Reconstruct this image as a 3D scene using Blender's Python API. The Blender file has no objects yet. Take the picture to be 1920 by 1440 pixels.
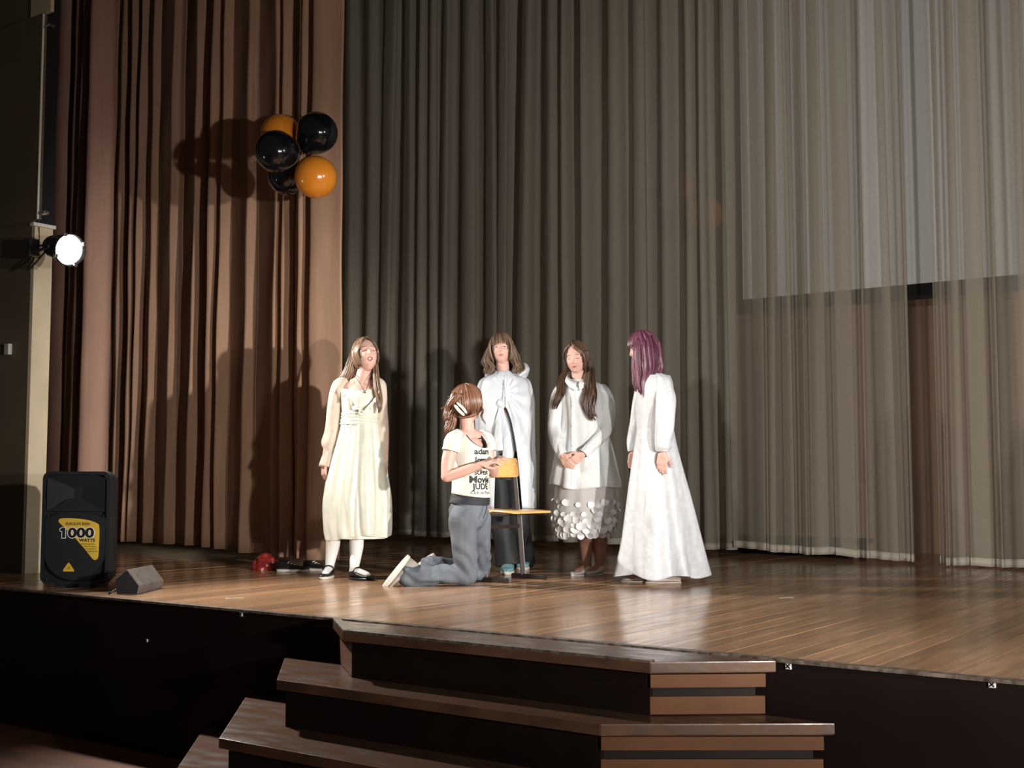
import bpy, bmesh, math, random
import numpy as np
from mathutils import Vector, Matrix
from mathutils.bvhtree import BVHTree

scene = bpy.context.scene
COL = scene.collection
R = math.radians

# ------------------------------------------------------------------ camera
F = 2300.0                      # focal length in pixels of the 1920x1440 frame
PITCH = math.atan(175.0 / F)
YAW = R(35.7)
CAM_V, CAM_Z = -4.32, 0.67      # metres in front of the stage edge, metres above the stage floor
cam_data = bpy.data.cameras.new('camera')
cam_data.sensor_width = 36.0
cam_data.lens = F / 1920.0 * 36.0
cam = bpy.data.objects.new('camera', cam_data)
cam.location = (0, CAM_V, CAM_Z)
cam.rotation_euler = (math.pi / 2 + PITCH, 0, YAW)
COL.objects.link(cam)
scene.camera = cam

# ------------------------------------------------------------------ world, lights, exposure
world = bpy.data.worlds.new('world')
scene.world = world
world.use_nodes = True
world.node_tree.nodes['Background'].inputs[0].default_value = (1.0, 0.80, 0.62, 1)
world.node_tree.nodes['Background'].inputs[1].default_value = 0.038

def spot(name, loc, aim, power, angle, blend, size, color):
    l = bpy.data.lights.new(name, 'SPOT')
    l.energy = power; l.spot_size = R(angle); l.spot_blend = blend
    l.shadow_soft_size = size; l.color = color
    o = bpy.data.objects.new(name, l)
    o.location = loc
    o.rotation_euler = (Vector(aim) - Vector(loc)).to_track_quat('-Z', 'Y').to_euler()
    COL.objects.link(o)
    return o
KEY = (2.7, -2.95, 0.80)
spot('hall_floodlight', KEY, (KEY[0] - 5.4, KEY[1] + 5.6, KEY[2] + 0.30), 1400, 76, 1.0, 0.07, (1.0, 0.95, 0.89))
spot('wing_floodlight', (1.25, 1.55, 2.35), (-4.7, 2.35, 1.05), 290, 46, 0.6, 0.08, (0.93, 0.97, 1.0))
spot('hall_floodlight_low', (2.4, -1.1, 1.2), (-7.4, 2.4, 0.6), 2700, 34, 1.0, 0.07, (1.0, 0.96, 0.90))
spot('hall_floodlight_high', (-0.5, -7.2, 2.0), (-2.1, 5.3, 2.7), 950, 42, 0.7, 0.10, (1.0, 0.96, 0.90))

scene.view_settings.view_transform = 'Standard'
scene.view_settings.look = 'None'
scene.view_settings.gamma = 1.0
scene.view_settings.use_curve_mapping = False
scene.view_settings.exposure = 0.0
scene.cycles.transparent_max_bounces = 16

# ------------------------------------------------------------------ pixel helpers (camera frame: x right, d forward, z up)
CT, ST, CY, SY = math.cos(PITCH), math.sin(PITCH), math.cos(YAW), math.sin(YAW)
def ray(px, py):
    a = (px - 960.0) / F; b = (720.0 - py) / F
    return a, CT - b * ST, ST + b * CT
def to_world(x, d, z):
    return Vector((CY * x - SY * d, SY * x + CY * d + CAM_V, z))
def at_depth(px, py, d):
    a, f, u = ray(px, py); t = d / f
    return a * t, d, CAM_Z + u * t
def on_z(px, py, z=0.0):
    a, f, u = ray(px, py); t = (z - CAM_Z) / u
    return a * t, f * t, z
def W(px, py, d): return to_world(*at_depth(px, py, d))
def WZ(px, py, z=0.0): return to_world(*on_z(px, py, z))
def WV(px, py, v):                      # on the plane world y = v
    a, f, u = ray(px, py); t = (v - CAM_V) / (SY * a + CY * f)
    return to_world(a * t, f * t, CAM_Z + u * t)

# ------------------------------------------------------------------ materials
MATS = {}
def mat(name, col, rough=0.6, metal=0.0, var=0.0, scale=8.0, stretch=None, bump=0.0, spec=0.5, sheen=0.0,
        emit=None, emit_s=0.0, crumple=0.0, crumple_scale=9.0, col2=None, rnd=0.0, coat=0.0, trans=0.0, rough_var=0.0):
    if name in MATS: return MATS[name]
    m = bpy.data.materials.new(name); m.use_nodes = True
    nt = m.node_tree; N = nt.nodes; Lk = nt.links
    b = N['Principled BSDF']
    b.inputs['Base Color'].default_value = (*col, 1)
    b.inputs['Roughness'].default_value = rough
    b.inputs['Metallic'].default_value = metal
    b.inputs['Specular IOR Level'].default_value = spec
    if sheen: b.inputs['Sheen Weight'].default_value = sheen
    if coat: b.inputs['Coat Weight'].default_value = coat; b.inputs['Coat Roughness'].default_value = 0.12
    if emit:
        b.inputs['Emission Color'].default_value = (*emit, 1); b.inputs['Emission Strength'].default_value = emit_s
    if var or bump or col2 or rough_var:
        tc = N.new('ShaderNodeTexCoord'); mp = N.new('ShaderNodeMapping')
        if stretch: mp.inputs['Scale'].default_value = stretch
        Lk.new(tc.outputs['Object'], mp.inputs['Vector'])
        nz = N.new('ShaderNodeTexNoise'); nz.inputs['Scale'].default_value = scale; nz.inputs['Detail'].default_value = 5
        Lk.new(mp.outputs['Vector'], nz.inputs['Vector'])
        if rnd:
            oi = N.new('ShaderNodeObjectInfo'); ml = N.new('ShaderNodeMath'); ml.operation = 'MULTIPLY'; ml.inputs[1].default_value = 37.0
            Lk.new(oi.outputs['Random'], ml.inputs[0]); nz.noise_dimensions = '4D'; Lk.new(ml.outputs[0], nz.inputs['W'])
        if var or col2:
            mx = N.new('ShaderNodeMix'); mx.data_type = 'RGBA'
            c2 = col2 if col2 else tuple(max(0, c * (1 - var)) for c in col)
            c1 = col if col2 else tuple(min(1, c * (1 + var)) for c in col)
            mx.inputs[6].default_value = (*c1, 1); mx.inputs[7].default_value = (*c2, 1)
            rm = N.new('ShaderNodeMapRange'); rm.inputs[1].default_value = 0.32; rm.inputs[2].default_value = 0.68
            Lk.new(nz.outputs['Fac'], rm.inputs[0]); Lk.new(rm.outputs[0], mx.inputs[0])
            last = mx.outputs[2]
            if rnd:
                hs = N.new('ShaderNodeHueSaturation'); mr = N.new('ShaderNodeMapRange')
                mr.inputs[3].default_value = 1 - rnd; mr.inputs[4].default_value = 1 + rnd
                Lk.new(oi.outputs['Random'], mr.inputs[0]); Lk.new(mr.outputs[0], hs.inputs['Value']); Lk.new(last, hs.inputs['Color'])
                last = hs.outputs[0]
            Lk.new(last, b.inputs['Base Color'])
        if rough_var:
            rr = N.new('ShaderNodeMapRange'); rr.inputs[1].default_value = 0.3; rr.inputs[2].default_value = 0.7
            rr.inputs[3].default_value = max(0.02, rough - rough_var); rr.inputs[4].default_value = rough + rough_var
            Lk.new(nz.outputs['Fac'], rr.inputs[0]); Lk.new(rr.outputs[0], b.inputs['Roughness'])
        if bump:
            bp = N.new('ShaderNodeBump'); bp.inputs['Strength'].default_value = bump; bp.inputs['Distance'].default_value = 0.01
            Lk.new(nz.outputs['Fac'], bp.inputs['Height']); Lk.new(bp.outputs[0], b.inputs['Normal'])
    if crumple:
        tc2 = N.new('ShaderNodeTexCoord'); n2 = N.new('ShaderNodeTexNoise'); n2.inputs['Scale'].default_value = crumple_scale * 0.7; n2.inputs['Detail'].default_value = 2.2; n2.inputs['Distortion'].default_value = 0.9
        mp2 = N.new('ShaderNodeMapping'); mp2.inputs['Scale'].default_value = (1.3, 1.3, 0.6); Lk.new(tc2.outputs['Object'], mp2.inputs[0]); Lk.new(mp2.outputs[0], n2.inputs['Vector'])
        b2 = N.new('ShaderNodeBump'); b2.inputs['Strength'].default_value = crumple; b2.inputs['Distance'].default_value = 0.03; Lk.new(n2.outputs['Fac'], b2.inputs['Height'])
        if bump: Lk.new(bp.outputs[0], b2.inputs['Normal'])
        Lk.new(b2.outputs[0], b.inputs['Normal'])
    MATS[name] = m
    return m

def sheer_mat(name, col, opacity, through=0.45, weave=900.0):
    m = bpy.data.materials.new(name); m.use_nodes = True
    nt = m.node_tree; N = nt.nodes; Lk = nt.links
    N.remove(N['Principled BSDF']); out = N['Material Output']
    d = N.new('ShaderNodeBsdfDiffuse'); t = N.new('ShaderNodeBsdfTranslucent'); tr = N.new('ShaderNodeBsdfTransparent')
    tc = N.new('ShaderNodeTexCoord'); mp = N.new('ShaderNodeMapping'); mp.inputs['Scale'].default_value = (1, 1, 6)
    nz = N.new('ShaderNodeTexNoise'); nz.inputs['Scale'].default_value = 26; nz.inputs['Detail'].default_value = 6
    Lk.new(tc.outputs['Object'], mp.inputs[0]); Lk.new(mp.outputs[0], nz.inputs['Vector'])
    mx = N.new('ShaderNodeMix'); mx.data_type = 'RGBA'
    mx.inputs[6].default_value = (*[c * 1.12 for c in col], 1); mx.inputs[7].default_value = (*[c * 0.86 for c in col], 1)
    Lk.new(nz.outputs['Fac'], mx.inputs[0])
    Lk.new(mx.outputs[2], d.inputs[0]); Lk.new(mx.outputs[2], t.inputs[0])
    m1 = N.new('ShaderNodeMixShader'); m1.inputs[0].default_value = through
    Lk.new(d.outputs[0], m1.inputs[1]); Lk.new(t.outputs[0], m1.inputs[2])
    m2 = N.new('ShaderNodeMixShader'); m2.inputs[0].default_value = opacity
    Lk.new(tr.outputs[0], m2.inputs[1]); Lk.new(m1.outputs[0], m2.inputs[2])
    Lk.new(m2.outputs[0], out.inputs['Surface'])
    MATS[name] = m
    return m

# ------------------------------------------------------------------ object helpers
def tag(o, label=None, cat=None, group=None, kind=None):
    if label: o['label'] = label
    if cat: o['category'] = cat
    if group: o['group'] = group
    if kind: o['kind'] = kind
    return o
def empty(name, loc=(0, 0, 0), rz=0.0):
    o = bpy.data.objects.new(name, None); o.empty_display_size = 0.1
    o.location = loc; o.rotation_euler = (0, 0, rz); COL.objects.link(o)
    return o
def mk(name, verts, faces, m, parent=None, smooth=True, mats=None, fm=None):
    me = bpy.data.meshes.new(name)
    me.from_pydata([tuple(map(float, v)) for v in verts], [], [tuple(map(int, f)) for f in faces])
    for x in (mats if mats else [m]): me.materials.append(x)
    if smooth: me.polygons.foreach_set('use_smooth', [True] * len(me.polygons))
    if fm is not None: me.polygons.foreach_set('material_index', list(map(int, fm)))
    me.update()
    return link(name, me, parent)
def link(name, me, parent=None):
    o = bpy.data.objects.new(name, me); COL.objects.link(o)
    if parent is not None: o.parent = parent
    return o
def from_bm(name, bm, m, parent=None, smooth=False):
    me = bpy.data.meshes.new(name); bmesh.ops.recalc_face_normals(bm, faces=bm.faces[:]); bm.to_mesh(me); bm.free()
    me.materials.append(m)
    if smooth: me.polygons.foreach_set('use_smooth', [True] * len(me.polygons))
    return link(name, me, parent)
def bev(bm, w, seg=2):
    if w > 0: bmesh.ops.bevel(bm, geom=bm.edges[:], offset=w, segments=seg, profile=0.7, affect='EDGES')
def box(name, lo, hi, m, parent=None, bevel=0.0, seg=2, rot=None, loc=None):
    bm = bmesh.new(); bmesh.ops.create_cube(bm, size=1.0)
    lo = Vector(lo); hi = Vector(hi); c = (lo + hi) / 2; s = hi - lo
    for v in bm.verts: v.co = Vector((v.co.x * s.x, v.co.y * s.y, v.co.z * s.z)) + c
    bev(bm, bevel, seg)
    if rot is not None: bmesh.ops.transform(bm, matrix=rot, verts=bm.verts[:])
    o = from_bm(name, bm, m, parent)
    if loc is not None: o.location = loc
    return o
def prism(name, poly, z0, z1, m, parent=None, bevel=0.0):
    """vertical prism over a plan polygon (list of x, y)"""
    bm = bmesh.new()
    a = [bm.verts.new((x, y, z0)) for x, y in poly]; b = [bm.verts.new((x, y, z1)) for x, y in poly]
    n = len(poly); bm.faces.new(a[::-1]); bm.faces.new(b)
    for i in range(n): bm.faces.new((a[i], a[(i + 1) % n], b[(i + 1) % n], b[i]))
    bmesh.ops.recalc_face_normals(bm, faces=bm.faces[:])
    bev(bm, bevel)
    return from_bm(name, bm, m, parent)
def frames(path):
    P = np.array(path, float); T = np.gradient(P, axis=0); T /= np.linalg.norm(T, axis=1)[:, None] + 1e-9
    up = np.array([0, 0, 1.0]) if abs(T[0][2]) < 0.9 else np.array([0, 1.0, 0])
    A = np.zeros_like(P); a = np.cross(up, T[0]); a /= np.linalg.norm(a)
    for i in range(len(P)):
        a = a - T[i] * a.dot(T[i]); a /= np.linalg.norm(a) + 1e-9; A[i] = a
    return P, T, A, np.cross(T, A)
def tube_geo(path, radii, n=10, flat=1.0, caps=True, off=0):
    P, T, A, B = frames(path); k = len(P)
    rad = np.ones(k) * radii if np.isscalar(radii) else np.array(radii, float)
    th = np.linspace(0, 2 * math.pi, n, endpoint=False)
    V = P[:, None] + rad[:, None, None] * (np.cos(th)[None, :, None] * A[:, None] + flat * np.sin(th)[None, :, None] * B[:, None])
    V = V.reshape(-1, 3); Fc = []
    for i in range(k - 1):
        for j in range(n):
            Fc.append((off + i * n + j, off + i * n + (j + 1) % n, off + (i + 1) * n + (j + 1) % n, off + (i + 1) * n + j))
    if caps:
        Fc.append(tuple(off + j for j in range(n))[::-1]); Fc.append(tuple(off + (k - 1) * n + j for j in range(n)))
    return V, Fc
def tube(name, path, radii, m, parent=None, n=10, flat=1.0):
    V, Fc = tube_geo(path, radii, n, flat); return mk(name, V, Fc, m, parent)
def spline(pts, n=24):
    """Catmull-Rom through points"""
    P = np.array(pts, float); k = len(P)
    if k == 2: return np.linspace(P[0], P[1], n)
    Q = np.vstack([2 * P[0] - P[1], P, 2 * P[-1] - P[-2]]); out = []
    for s in np.linspace(0, k - 1 - 1e-9, n):
        i = int(s); t = s - i; a, b, c, d = Q[i:i + 4]
        out.append(0.5 * ((2 * b) + (c - a) * t + (2 * a - 5 * b + 4 * c - d) * t * t + (3 * b - a - 3 * c + d) * t ** 3))
    return np.array(out)
def lathe(name, prof, m, parent=None, n=24, M=None):
    V = []; Fc = []
    for r, z in prof:
        for j in range(n):
            a = 2 * math.pi * j / n; V.append((r * math.cos(a), r * math.sin(a), z))
    for i in range(len(prof) - 1):
        for j in range(n): Fc.append((i * n + j, i * n + (j + 1) % n, (i + 1) * n + (j + 1) % n, (i + 1) * n + j))
    Fc.append(tuple(range(n))[::-1]); Fc.append(tuple((len(prof) - 1) * n + j for j in range(n)))
    if M is not None: V = [tuple(M @ Vector(v)) for v in V]
    return mk(name, V, Fc, m, parent)
def text_geo(s, size, bold=0.0):
    cu = bpy.data.curves.new('t', 'FONT'); cu.body = s; cu.size = size; cu.align_x = 'CENTER'; cu.offset = bold; cu.resolution_u = 3
    o = bpy.data.objects.new('t', cu); COL.objects.link(o)
    dg = bpy.context.evaluated_depsgraph_get(); me = bpy.data.meshes.new_from_object(o.evaluated_get(dg))
    V = [v.co.copy() for v in me.vertices]; Fc = [tuple(p.vertices) for p in me.polygons]
    bpy.data.objects.remove(o); bpy.data.curves.remove(cu); bpy.data.meshes.remove(me)
    return V, Fc

# ------------------------------------------------------------------ the setting
M_plank = mat('varnished_floorboard', (0.37, 0.215, 0.12), 0.20, var=0.30, scale=3.0, stretch=(9, 0.9, 9), bump=0.05, rnd=0.22, spec=0.55, rough_var=0.07)
M_under = mat('stage_underside', (0.012, 0.008, 0.006), 0.9, var=0.2)
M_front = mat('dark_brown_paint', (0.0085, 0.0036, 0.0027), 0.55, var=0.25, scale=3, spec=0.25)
M_hall = mat('hall_floor_paint', (0.17, 0.070, 0.036), 0.5, var=0.35, scale=2.0, stretch=(1, 4, 1), bump=0.05)
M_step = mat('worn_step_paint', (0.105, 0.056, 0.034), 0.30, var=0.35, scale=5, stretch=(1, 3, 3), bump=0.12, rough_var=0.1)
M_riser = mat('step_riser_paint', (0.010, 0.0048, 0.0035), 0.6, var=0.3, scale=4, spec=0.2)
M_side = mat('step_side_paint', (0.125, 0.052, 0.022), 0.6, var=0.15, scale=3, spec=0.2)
M_cream = mat('cream_wall_paint', (0.62, 0.52, 0.36), 0.7, var=0.08, scale=4)
M_olive = mat('olive_brown_wall_paint', (0.125, 0.096, 0.060), 0.75, var=0.15, scale=2)
M_back = mat('back_wall_plaster', (0.30, 0.205, 0.145), 0.9, var=0.08, scale=1.5)
M_black = mat('matt_black', (0.006, 0.006, 0.007), 0.8, var=0.2)
M_trim = mat('worn_edge_strip', (0.060, 0.040, 0.030), 0.35, metal=0.2, col2=(0.25, 0.20, 0.16), scale=30)
M_blackmetal = mat('black_enamel', (0.012, 0.012, 0.014), 0.35, var=0.2)
M_steel = mat('bright_steel', (0.65, 0.65, 0.66), 0.25, metal=1.0, var=0.1)

HS = 0.81
hall = box('floor', (-13, -9, -HS - 0.1), (5, 0.3, -HS), M_hall); tag(hall, kind='structure')
# stage deck of boards running from front to back
deck = box('stage_deck', (-12.5, 0.07, -0.16), (5.0, 7.2, -0.032), M_under); tag(deck, kind='structure')
PW = 0.098
def plank_mesh():
    bm = bmesh.new(); bmesh.ops.create_cube(bm, size=1.0)
    for v in bm.verts: v.co = Vector((v.co.x * (PW - 0.0035), (v.co.y + 0.5) * 7.15 + 0.03, v.co.z * 0.03 - 0.015))
    top = [e for e in bm.edges if all(v.co.z > -0.001 for v in e.verts) and abs(e.verts[0].co.x - e.verts[1].co.x) < 1e-5]
    bmesh.ops.bevel(bm, geom=top, offset=0.0006, segments=1, affect='EDGES')
    me = bpy.data.meshes.new('plank'); bm.to_mesh(me); bm.free(); me.materials.append(M_plank); return me
pm = plank_mesh()
rng = random.Random(4)
for i in range(122):
    o = link('plank', pm, deck); o.location = (-10.4 + i * PW, 0, rng.uniform(-0.0006, 0.0003)); o.rotation_euler = (0, rng.uniform(-0.004, 0.004), 0)
edge = box('trim_1', (-12.5, -0.018, -0.012), (5.0, 0.03, 0.002), M_trim, bevel=0.004); tag(edge, kind='structure')
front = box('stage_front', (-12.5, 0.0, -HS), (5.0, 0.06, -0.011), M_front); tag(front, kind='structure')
# square bright screw plates on the stage front
for px, py, s in ((1478, 1249, 0.024), (1860, 1283, 0.024), (452, 1152, 0.020), (275, 1201, 0.016)):
    p = WV(px, py, -0.004)
    e = box('screw_plate', (-s / 2, -0.004, -s / 2), (s / 2, 0.004, s / 2), mat('bare_zinc_plate', (0.75, 0.73, 0.70), 0.45, var=0.2, scale=80), front, 0.002, 1); e.location = (p.x, -0.003, p.z)
    for a in (45, -45):
        b_ = box('screw_slot', (-s * 0.45, -0.002, -0.0018), (s * 0.45, 0.002, 0.0018), M_blackmetal, e); b_.rotation_euler = (0, R(a), 0); b_.location = (0, -0.004, 0)

# steps in front of the stage
steps = empty('stage_steps', (0, -0.04, -HS)); tag(steps, 'dark brown splayed wooden steps leading up to the stage front', 'steps')
LV = [  # z, (left, right) at the stage, (left, right) at the front, front v
    (-0.002, -4.12, -1.88, -3.77, -2.24, -0.30),
    (-0.2025, -4.44, -1.66, -3.97, -2.33, -0.50),
    (-0.405, -4.70, -1.42, -4.00, -2.32, -0.79),
    (-0.6075, -5.02, -1.12, -4.02, -2.30, -1.10)]
def shrink(p, q, r, s, vf, o): return [(p + o * 1.3, 0.0), (q - o * 1.3, 0.0), (s - o * 0.6, vf + o), (r + o * 0.6, vf + o)]
for i, (z, l0, r0, l1, r1, vf) in enumerate(LV):
    zt = z + HS; zb = (LV[i + 1][0] + HS) if i < 3 else 0.0
    plan = [(l0, 0.0), (r0, 0.0), (r1, vf), (l1, vf)]
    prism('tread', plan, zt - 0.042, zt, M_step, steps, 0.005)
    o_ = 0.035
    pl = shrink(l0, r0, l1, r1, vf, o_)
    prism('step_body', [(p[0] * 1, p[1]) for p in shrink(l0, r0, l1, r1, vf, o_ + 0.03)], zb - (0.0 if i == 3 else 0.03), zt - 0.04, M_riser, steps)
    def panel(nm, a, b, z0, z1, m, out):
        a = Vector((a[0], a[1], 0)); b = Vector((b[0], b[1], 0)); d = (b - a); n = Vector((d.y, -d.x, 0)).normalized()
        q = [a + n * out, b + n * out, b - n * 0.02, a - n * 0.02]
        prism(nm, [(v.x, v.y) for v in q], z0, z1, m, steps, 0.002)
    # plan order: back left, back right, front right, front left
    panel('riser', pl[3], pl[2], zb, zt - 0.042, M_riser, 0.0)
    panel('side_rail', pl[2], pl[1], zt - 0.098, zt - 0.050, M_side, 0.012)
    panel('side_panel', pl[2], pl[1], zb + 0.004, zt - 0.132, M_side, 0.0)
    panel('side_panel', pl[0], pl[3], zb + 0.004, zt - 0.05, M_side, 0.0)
# worn strip framing the top step
bar = []
for a, b in (((-4.12, 0.0), (-3.77, -0.30)), ((-3.77, -0.30), (-2.24, -0.30))):
    a = Vector((*a, HS - 0.0)); b = Vector((*b, HS - 0.0)); d = (b - a).normalized(); n = Vector((-d.y, d.x, 0))
    V = [a, b, b + n * 0.035, a + n * 0.035]
    prism('edge_strip', [(v.x, v.y) for v in V], HS - 0.006, HS + 0.004, M_trim, steps, 0.001)

# back wall, wing walls, stage ceiling
bw = box('wall_back', (-12.5, 6.7, -0.1), (5.0, 6.9, 6.5), M_back); tag(bw, kind='structure')
wl = box('wall_left', (-12.5, 0.9, -0.1), (-12.3, 6.9, 6.5), M_cream); tag(wl, kind='structure')
wr = box('wall_right', (4.8, 0.9, -0.1), (5.0, 6.9, 6.5), M_cream); tag(wr, kind='structure')
ce = box('ceiling', (-12.5, 0.6, 6.4), (5.0, 6.9, 6.6), M_black); tag(ce, kind='structure')
# proscenium: the wall left of the opening, its cream reveal and the dark board hung on it
UP = WZ(44, 1076).x
VP_ = 0.70
pw = empty('wall_proscenium', (0, 0, 0)); tag(pw, kind='structure')
box('wall_face', (-12.5, VP_ - 0.02, -0.01), (UP - 0.005, VP_, 6.0), M_olive, pw)
zb = WV(60, 418, VP_).z
box('reveal', (-12.5, VP_, -0.01), (UP, VP_ + 0.145, zb - 0.02), M_cream, pw)
box('upper_jamb', (-12.5, VP_, zb - 0.02), (UP, VP_ + 0.145, 6.0), M_black, pw)
board = box('dark_board', (UP - 1.6, VP_ - 0.06, zb), (UP + 0.115, VP_ - 0.025, WV(60, 42, VP_).z), M_olive, pw, 0.004)
box('white_edge', (UP + 0.113, VP_ - 0.064, zb), (UP + 0.121, VP_ - 0.05, WV(60, 44, VP_).z), mat('white_edging', (0.8, 0.78, 0.72), 0.5, var=0.05), pw)
box('ledge', (UP - 0.02, VP_ - 0.03, zb - 0.03), (UP + 0.03, VP_ + 0.15, zb - 0.005), mat('white_edging', (0.8, 0.78, 0.72)), pw, 0.004)
box('cornice_block', (UP - 0.06, VP_ - 0.05, WV(60, 42, VP_).z), (UP + 0.19, VP_ - 0.021, 6.0), M_cream, pw, 0.01)
for k, zz in ((0, zb + 0.03), (1, WV(88, 60, VP_).z)):
    box('hinge', (UP + 0.12, VP_ - 0.06, zz), (UP + 0.20, VP_ - 0.02, zz + 0.02), M_steel, pw, 0.003)
box('wall_switch', (UP - 0.26, VP_ - 0.05, WV(2, 668, VP_).z), (UP - 0.205, VP_ - 0.02, WV(2, 648, VP_).z), mat('switch_plastic', (0.5, 0.47, 0.42), 0.4, var=0.05), pw, 0.004)

# ------------------------------------------------------------------ curtains
def curtain_geo(u0, v0, u1, v1, ztop, zbot, n_pl, depth, overlap, seed, rows=34, cols_per=16, sway=0.03, top_depth=0.65, crease=0.004, sharp=0.25, taper=0.0):
    rg = np.random.RandomState(seed)
    w = rg.uniform(0.45, 1.6, n_pl); cw = np.concatenate([[0], np.cumsum(w)]); cw /= cw[-1]
    dp = depth * rg.uniform(0.55, 1.25, n_pl + 1); ov = overlap * rg.uniform(0.3, 1.5, n_pl + 1); sw = rg.uniform(-1, 1, n_pl + 1); ph3 = rg.uniform(-1.2, 1.2, n_pl + 1)
    hm = rg.uniform(-1, 1, n_pl + 1)
    nc = n_pl * cols_per + 1
    s = np.linspace(0, n_pl, nc); i = np.minimum(s.astype(int), n_pl - 1); t = s - i
    base = cw[i] + (cw[i + 1] - cw[i]) * t
    st = t * t * (3 - 2 * t)
    ip = lambda a: a[i] * (1 - st) + a[i + 1] * st
    phi = 2 * math.pi * t
    L = math.hypot(u1 - u0, v1 - v0); e = np.array([u1 - u0, v1 - v0]) / L; nr = np.array([-e[1], e[0]])
    V = []; 
    for r in range(rows + 1):
        f = r / rows
        zb_ = zbot(base) if callable(zbot) else zbot
        d = ip(dp) * (top_depth + (1 - top_depth) * f)
        ph = phi + 0.25 * np.sin(2.1 * f + ip(ph3) * 2)
        off = d * (np.sin(ph) + sharp * np.sin(2 * ph + ip(ph3)) * (0.6 + 0.4 * math.sin(3 * f + 1)) + 0.07 * np.sin(3 * ph + 3 * ip(ph3) + 2 * f))
        lat = -ip(ov) * (0.7 + 0.4 * f) * np.sin(2 * ph) + sway * ip(sw) * np.sin(f * 2.2 + ip(ph3))
        off = off + crease * np.sin(37 * f + 3 * ph + seed) * np.sin(11 * f + ip(ph3) * 5)
        b2 = base + taper * (f - 0.5) * (base - 0.5)
        u = u0 + e[0] * (b2 * L + lat) + nr[0] * off
        v = v0 + e[1] * (b2 * L + lat) + nr[1] * off
        z = ztop + (zb_ + 0.008 * ip(hm) * f - ztop) * f
        V.append(np.stack([u, v, np.broadcast_to(z, u.shape)], 1))
    return np.array(V)
def grid_faces(nr, nc): return [(r * nc + c, r * nc + c + 1, (r + 1) * nc + c + 1, (r + 1) * nc + c) for r in range(nr - 1) for c in range(nc - 1)]
def curtain(name, m, label, geo, hem_m=None, hem_h=0.06, thick=0.0, group=None):
    nr, nc = geo.shape[:2]
    root = empty(name, (float(geo[-1, :, 0].mean()), float(geo[-1, :, 1].mean()), 0)); tag(root, label, 'curtain', group)
    loc = np.array(root.location)
    o = mk('fabric', (geo - loc).reshape(-1, 3), grid_faces(nr, nc), m, root)
    if thick:
        md = o.modifiers.new('thickness', 'SOLIDIFY'); md.thickness = thick; md.offset = 0
    if hem_m:
        h = geo[-2:].copy(); dz = (geo[-2, :, 2] - geo[-1, :, 2])[:, None]
        h[0] = geo[-1] + (geo[-2] - geo[-1]) * (hem_h / dz); h -= loc
        hm_ = mk('hem', h.reshape(-1, 3), grid_faces(2, nc), hem_m, root)
        md = hm_.modifiers.new('thickness', 'SOLIDIFY'); md.thickness = 0.004; md.offset = 0
    return root
M_brown = mat('brown_velour', (0.42, 0.255, 0.17), 0.8, var=0.10, scale=3, stretch=(4, 4, 0.5), spec=0.2, bump=0.04)
M_brown2 = mat('rosy_brown_velour', (0.34, 0.20, 0.15), 0.8, var=0.10, scale=3, stretch=(4, 4, 0.5), spec=0.2, bump=0.04)
uR = WV(629, 1050, 2.34).x
def saw_geo(u0, v0, u1, v1, ztop, zbot, n, seed, rows=44, sway=0.05, last=0.30):
    """heavy cloth: broad faces turned to the left, short return faces turned to the right, one wide lit end"""
    rg = np.random.RandomState(seed); L = math.hypot(u1 - u0, v1 - v0); e = np.array([u1 - u0, v1 - v0]) / L; nr = np.array([-e[1], e[0]])
    w = rg.uniform(0.45, 1.75, n); w *= (L - last) / w.sum(); pts = []; x = 0.0
    for k in range(n):
        d = rg.uniform(0.055, 0.11); sh = min(0.35 * w[k], rg.uniform(0.035, 0.075)); q = w[k] - sh
        pts += [(x, d * 0.5, k), (x + 0.06 * q, d * 0.5, k), (x + 0.5 * q, d * rg.uniform(-0.12, 0.2), k), (x + 0.93 * q, -d * 0.5, k), (x + q, -d * 0.53, k), (x + q + 0.2 * sh, -d * 0.42, k), (x + q + 0.85 * sh, d * 0.42, k)]
        x += w[k]
    pts += [(x, 0.05, n), (x + 0.03, 0.03, n), (x + 0.06, -0.06, n), (x + 0.12, -0.05, n), (x + 0.7 * last, 0.015, n), (L, 0.06, n)]
    S = np.array(pts); m = 5; C = spline(S, (len(S) - 1) * m + 1); ks = np.clip(C[:, 2], 0, n)
    sw = rg.uniform(-1, 1, n + 2); ph = rg.uniform(0, 6, n + 2); dv = rg.uniform(-1, 1, n + 2); V = []
    g_ = lambda a: np.interp(ks, np.arange(n + 2), a)
    for r in range(rows + 1):
        f = r / rows
        al = C[:, 0] + sway * g_(sw * np.sin(2.4 * f + ph)) * np.clip((L - C[:, 0]) / 0.3, 0, 1); off = C[:, 1] * (0.85 + 0.3 * f + 0.22 * g_(dv) * math.sin(3 * f)) + 0.010 * np.sin(9 * f + g_(ph) + 2 * C[:, 0]) * f + 0.004 * np.sin(31 * f + 9 * C[:, 0])
        z = ztop + (zbot(C[:, 0] / L) + 0.008 * g_(dv) * f - ztop) * f
        V.append(np.stack([u0 + e[0] * al + nr[0] * off, v0 + e[1] * al + nr[1] * off, z], 1))
    return np.array(V)
g = saw_geo(-10.9, 3.15, uR, 2.3, 6.3, lambda b: 0.085 - 0.03 * np.clip((b - 0.55) / 0.3, 0, 1), 16, 11)
curtain('stage_curtain', M_brown, 'wide brown velour curtain behind the black and orange balloon cluster', g, thick=0.006)
uL = WZ(215, 1072).x - 0.22
g = curtain_geo(uL - 1.35, 1.42, uL, 1.20, 6.3, 0.02, 6, 0.13, 0.06, 23, crease=0.004, sharp=0.3, cols_per=18, taper=0.12)
curtain('house_curtain', M_brown2, 'rosy brown gathered curtain hanging beside the lit spotlight', g, thick=0.006)
VS = 5.3
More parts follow.
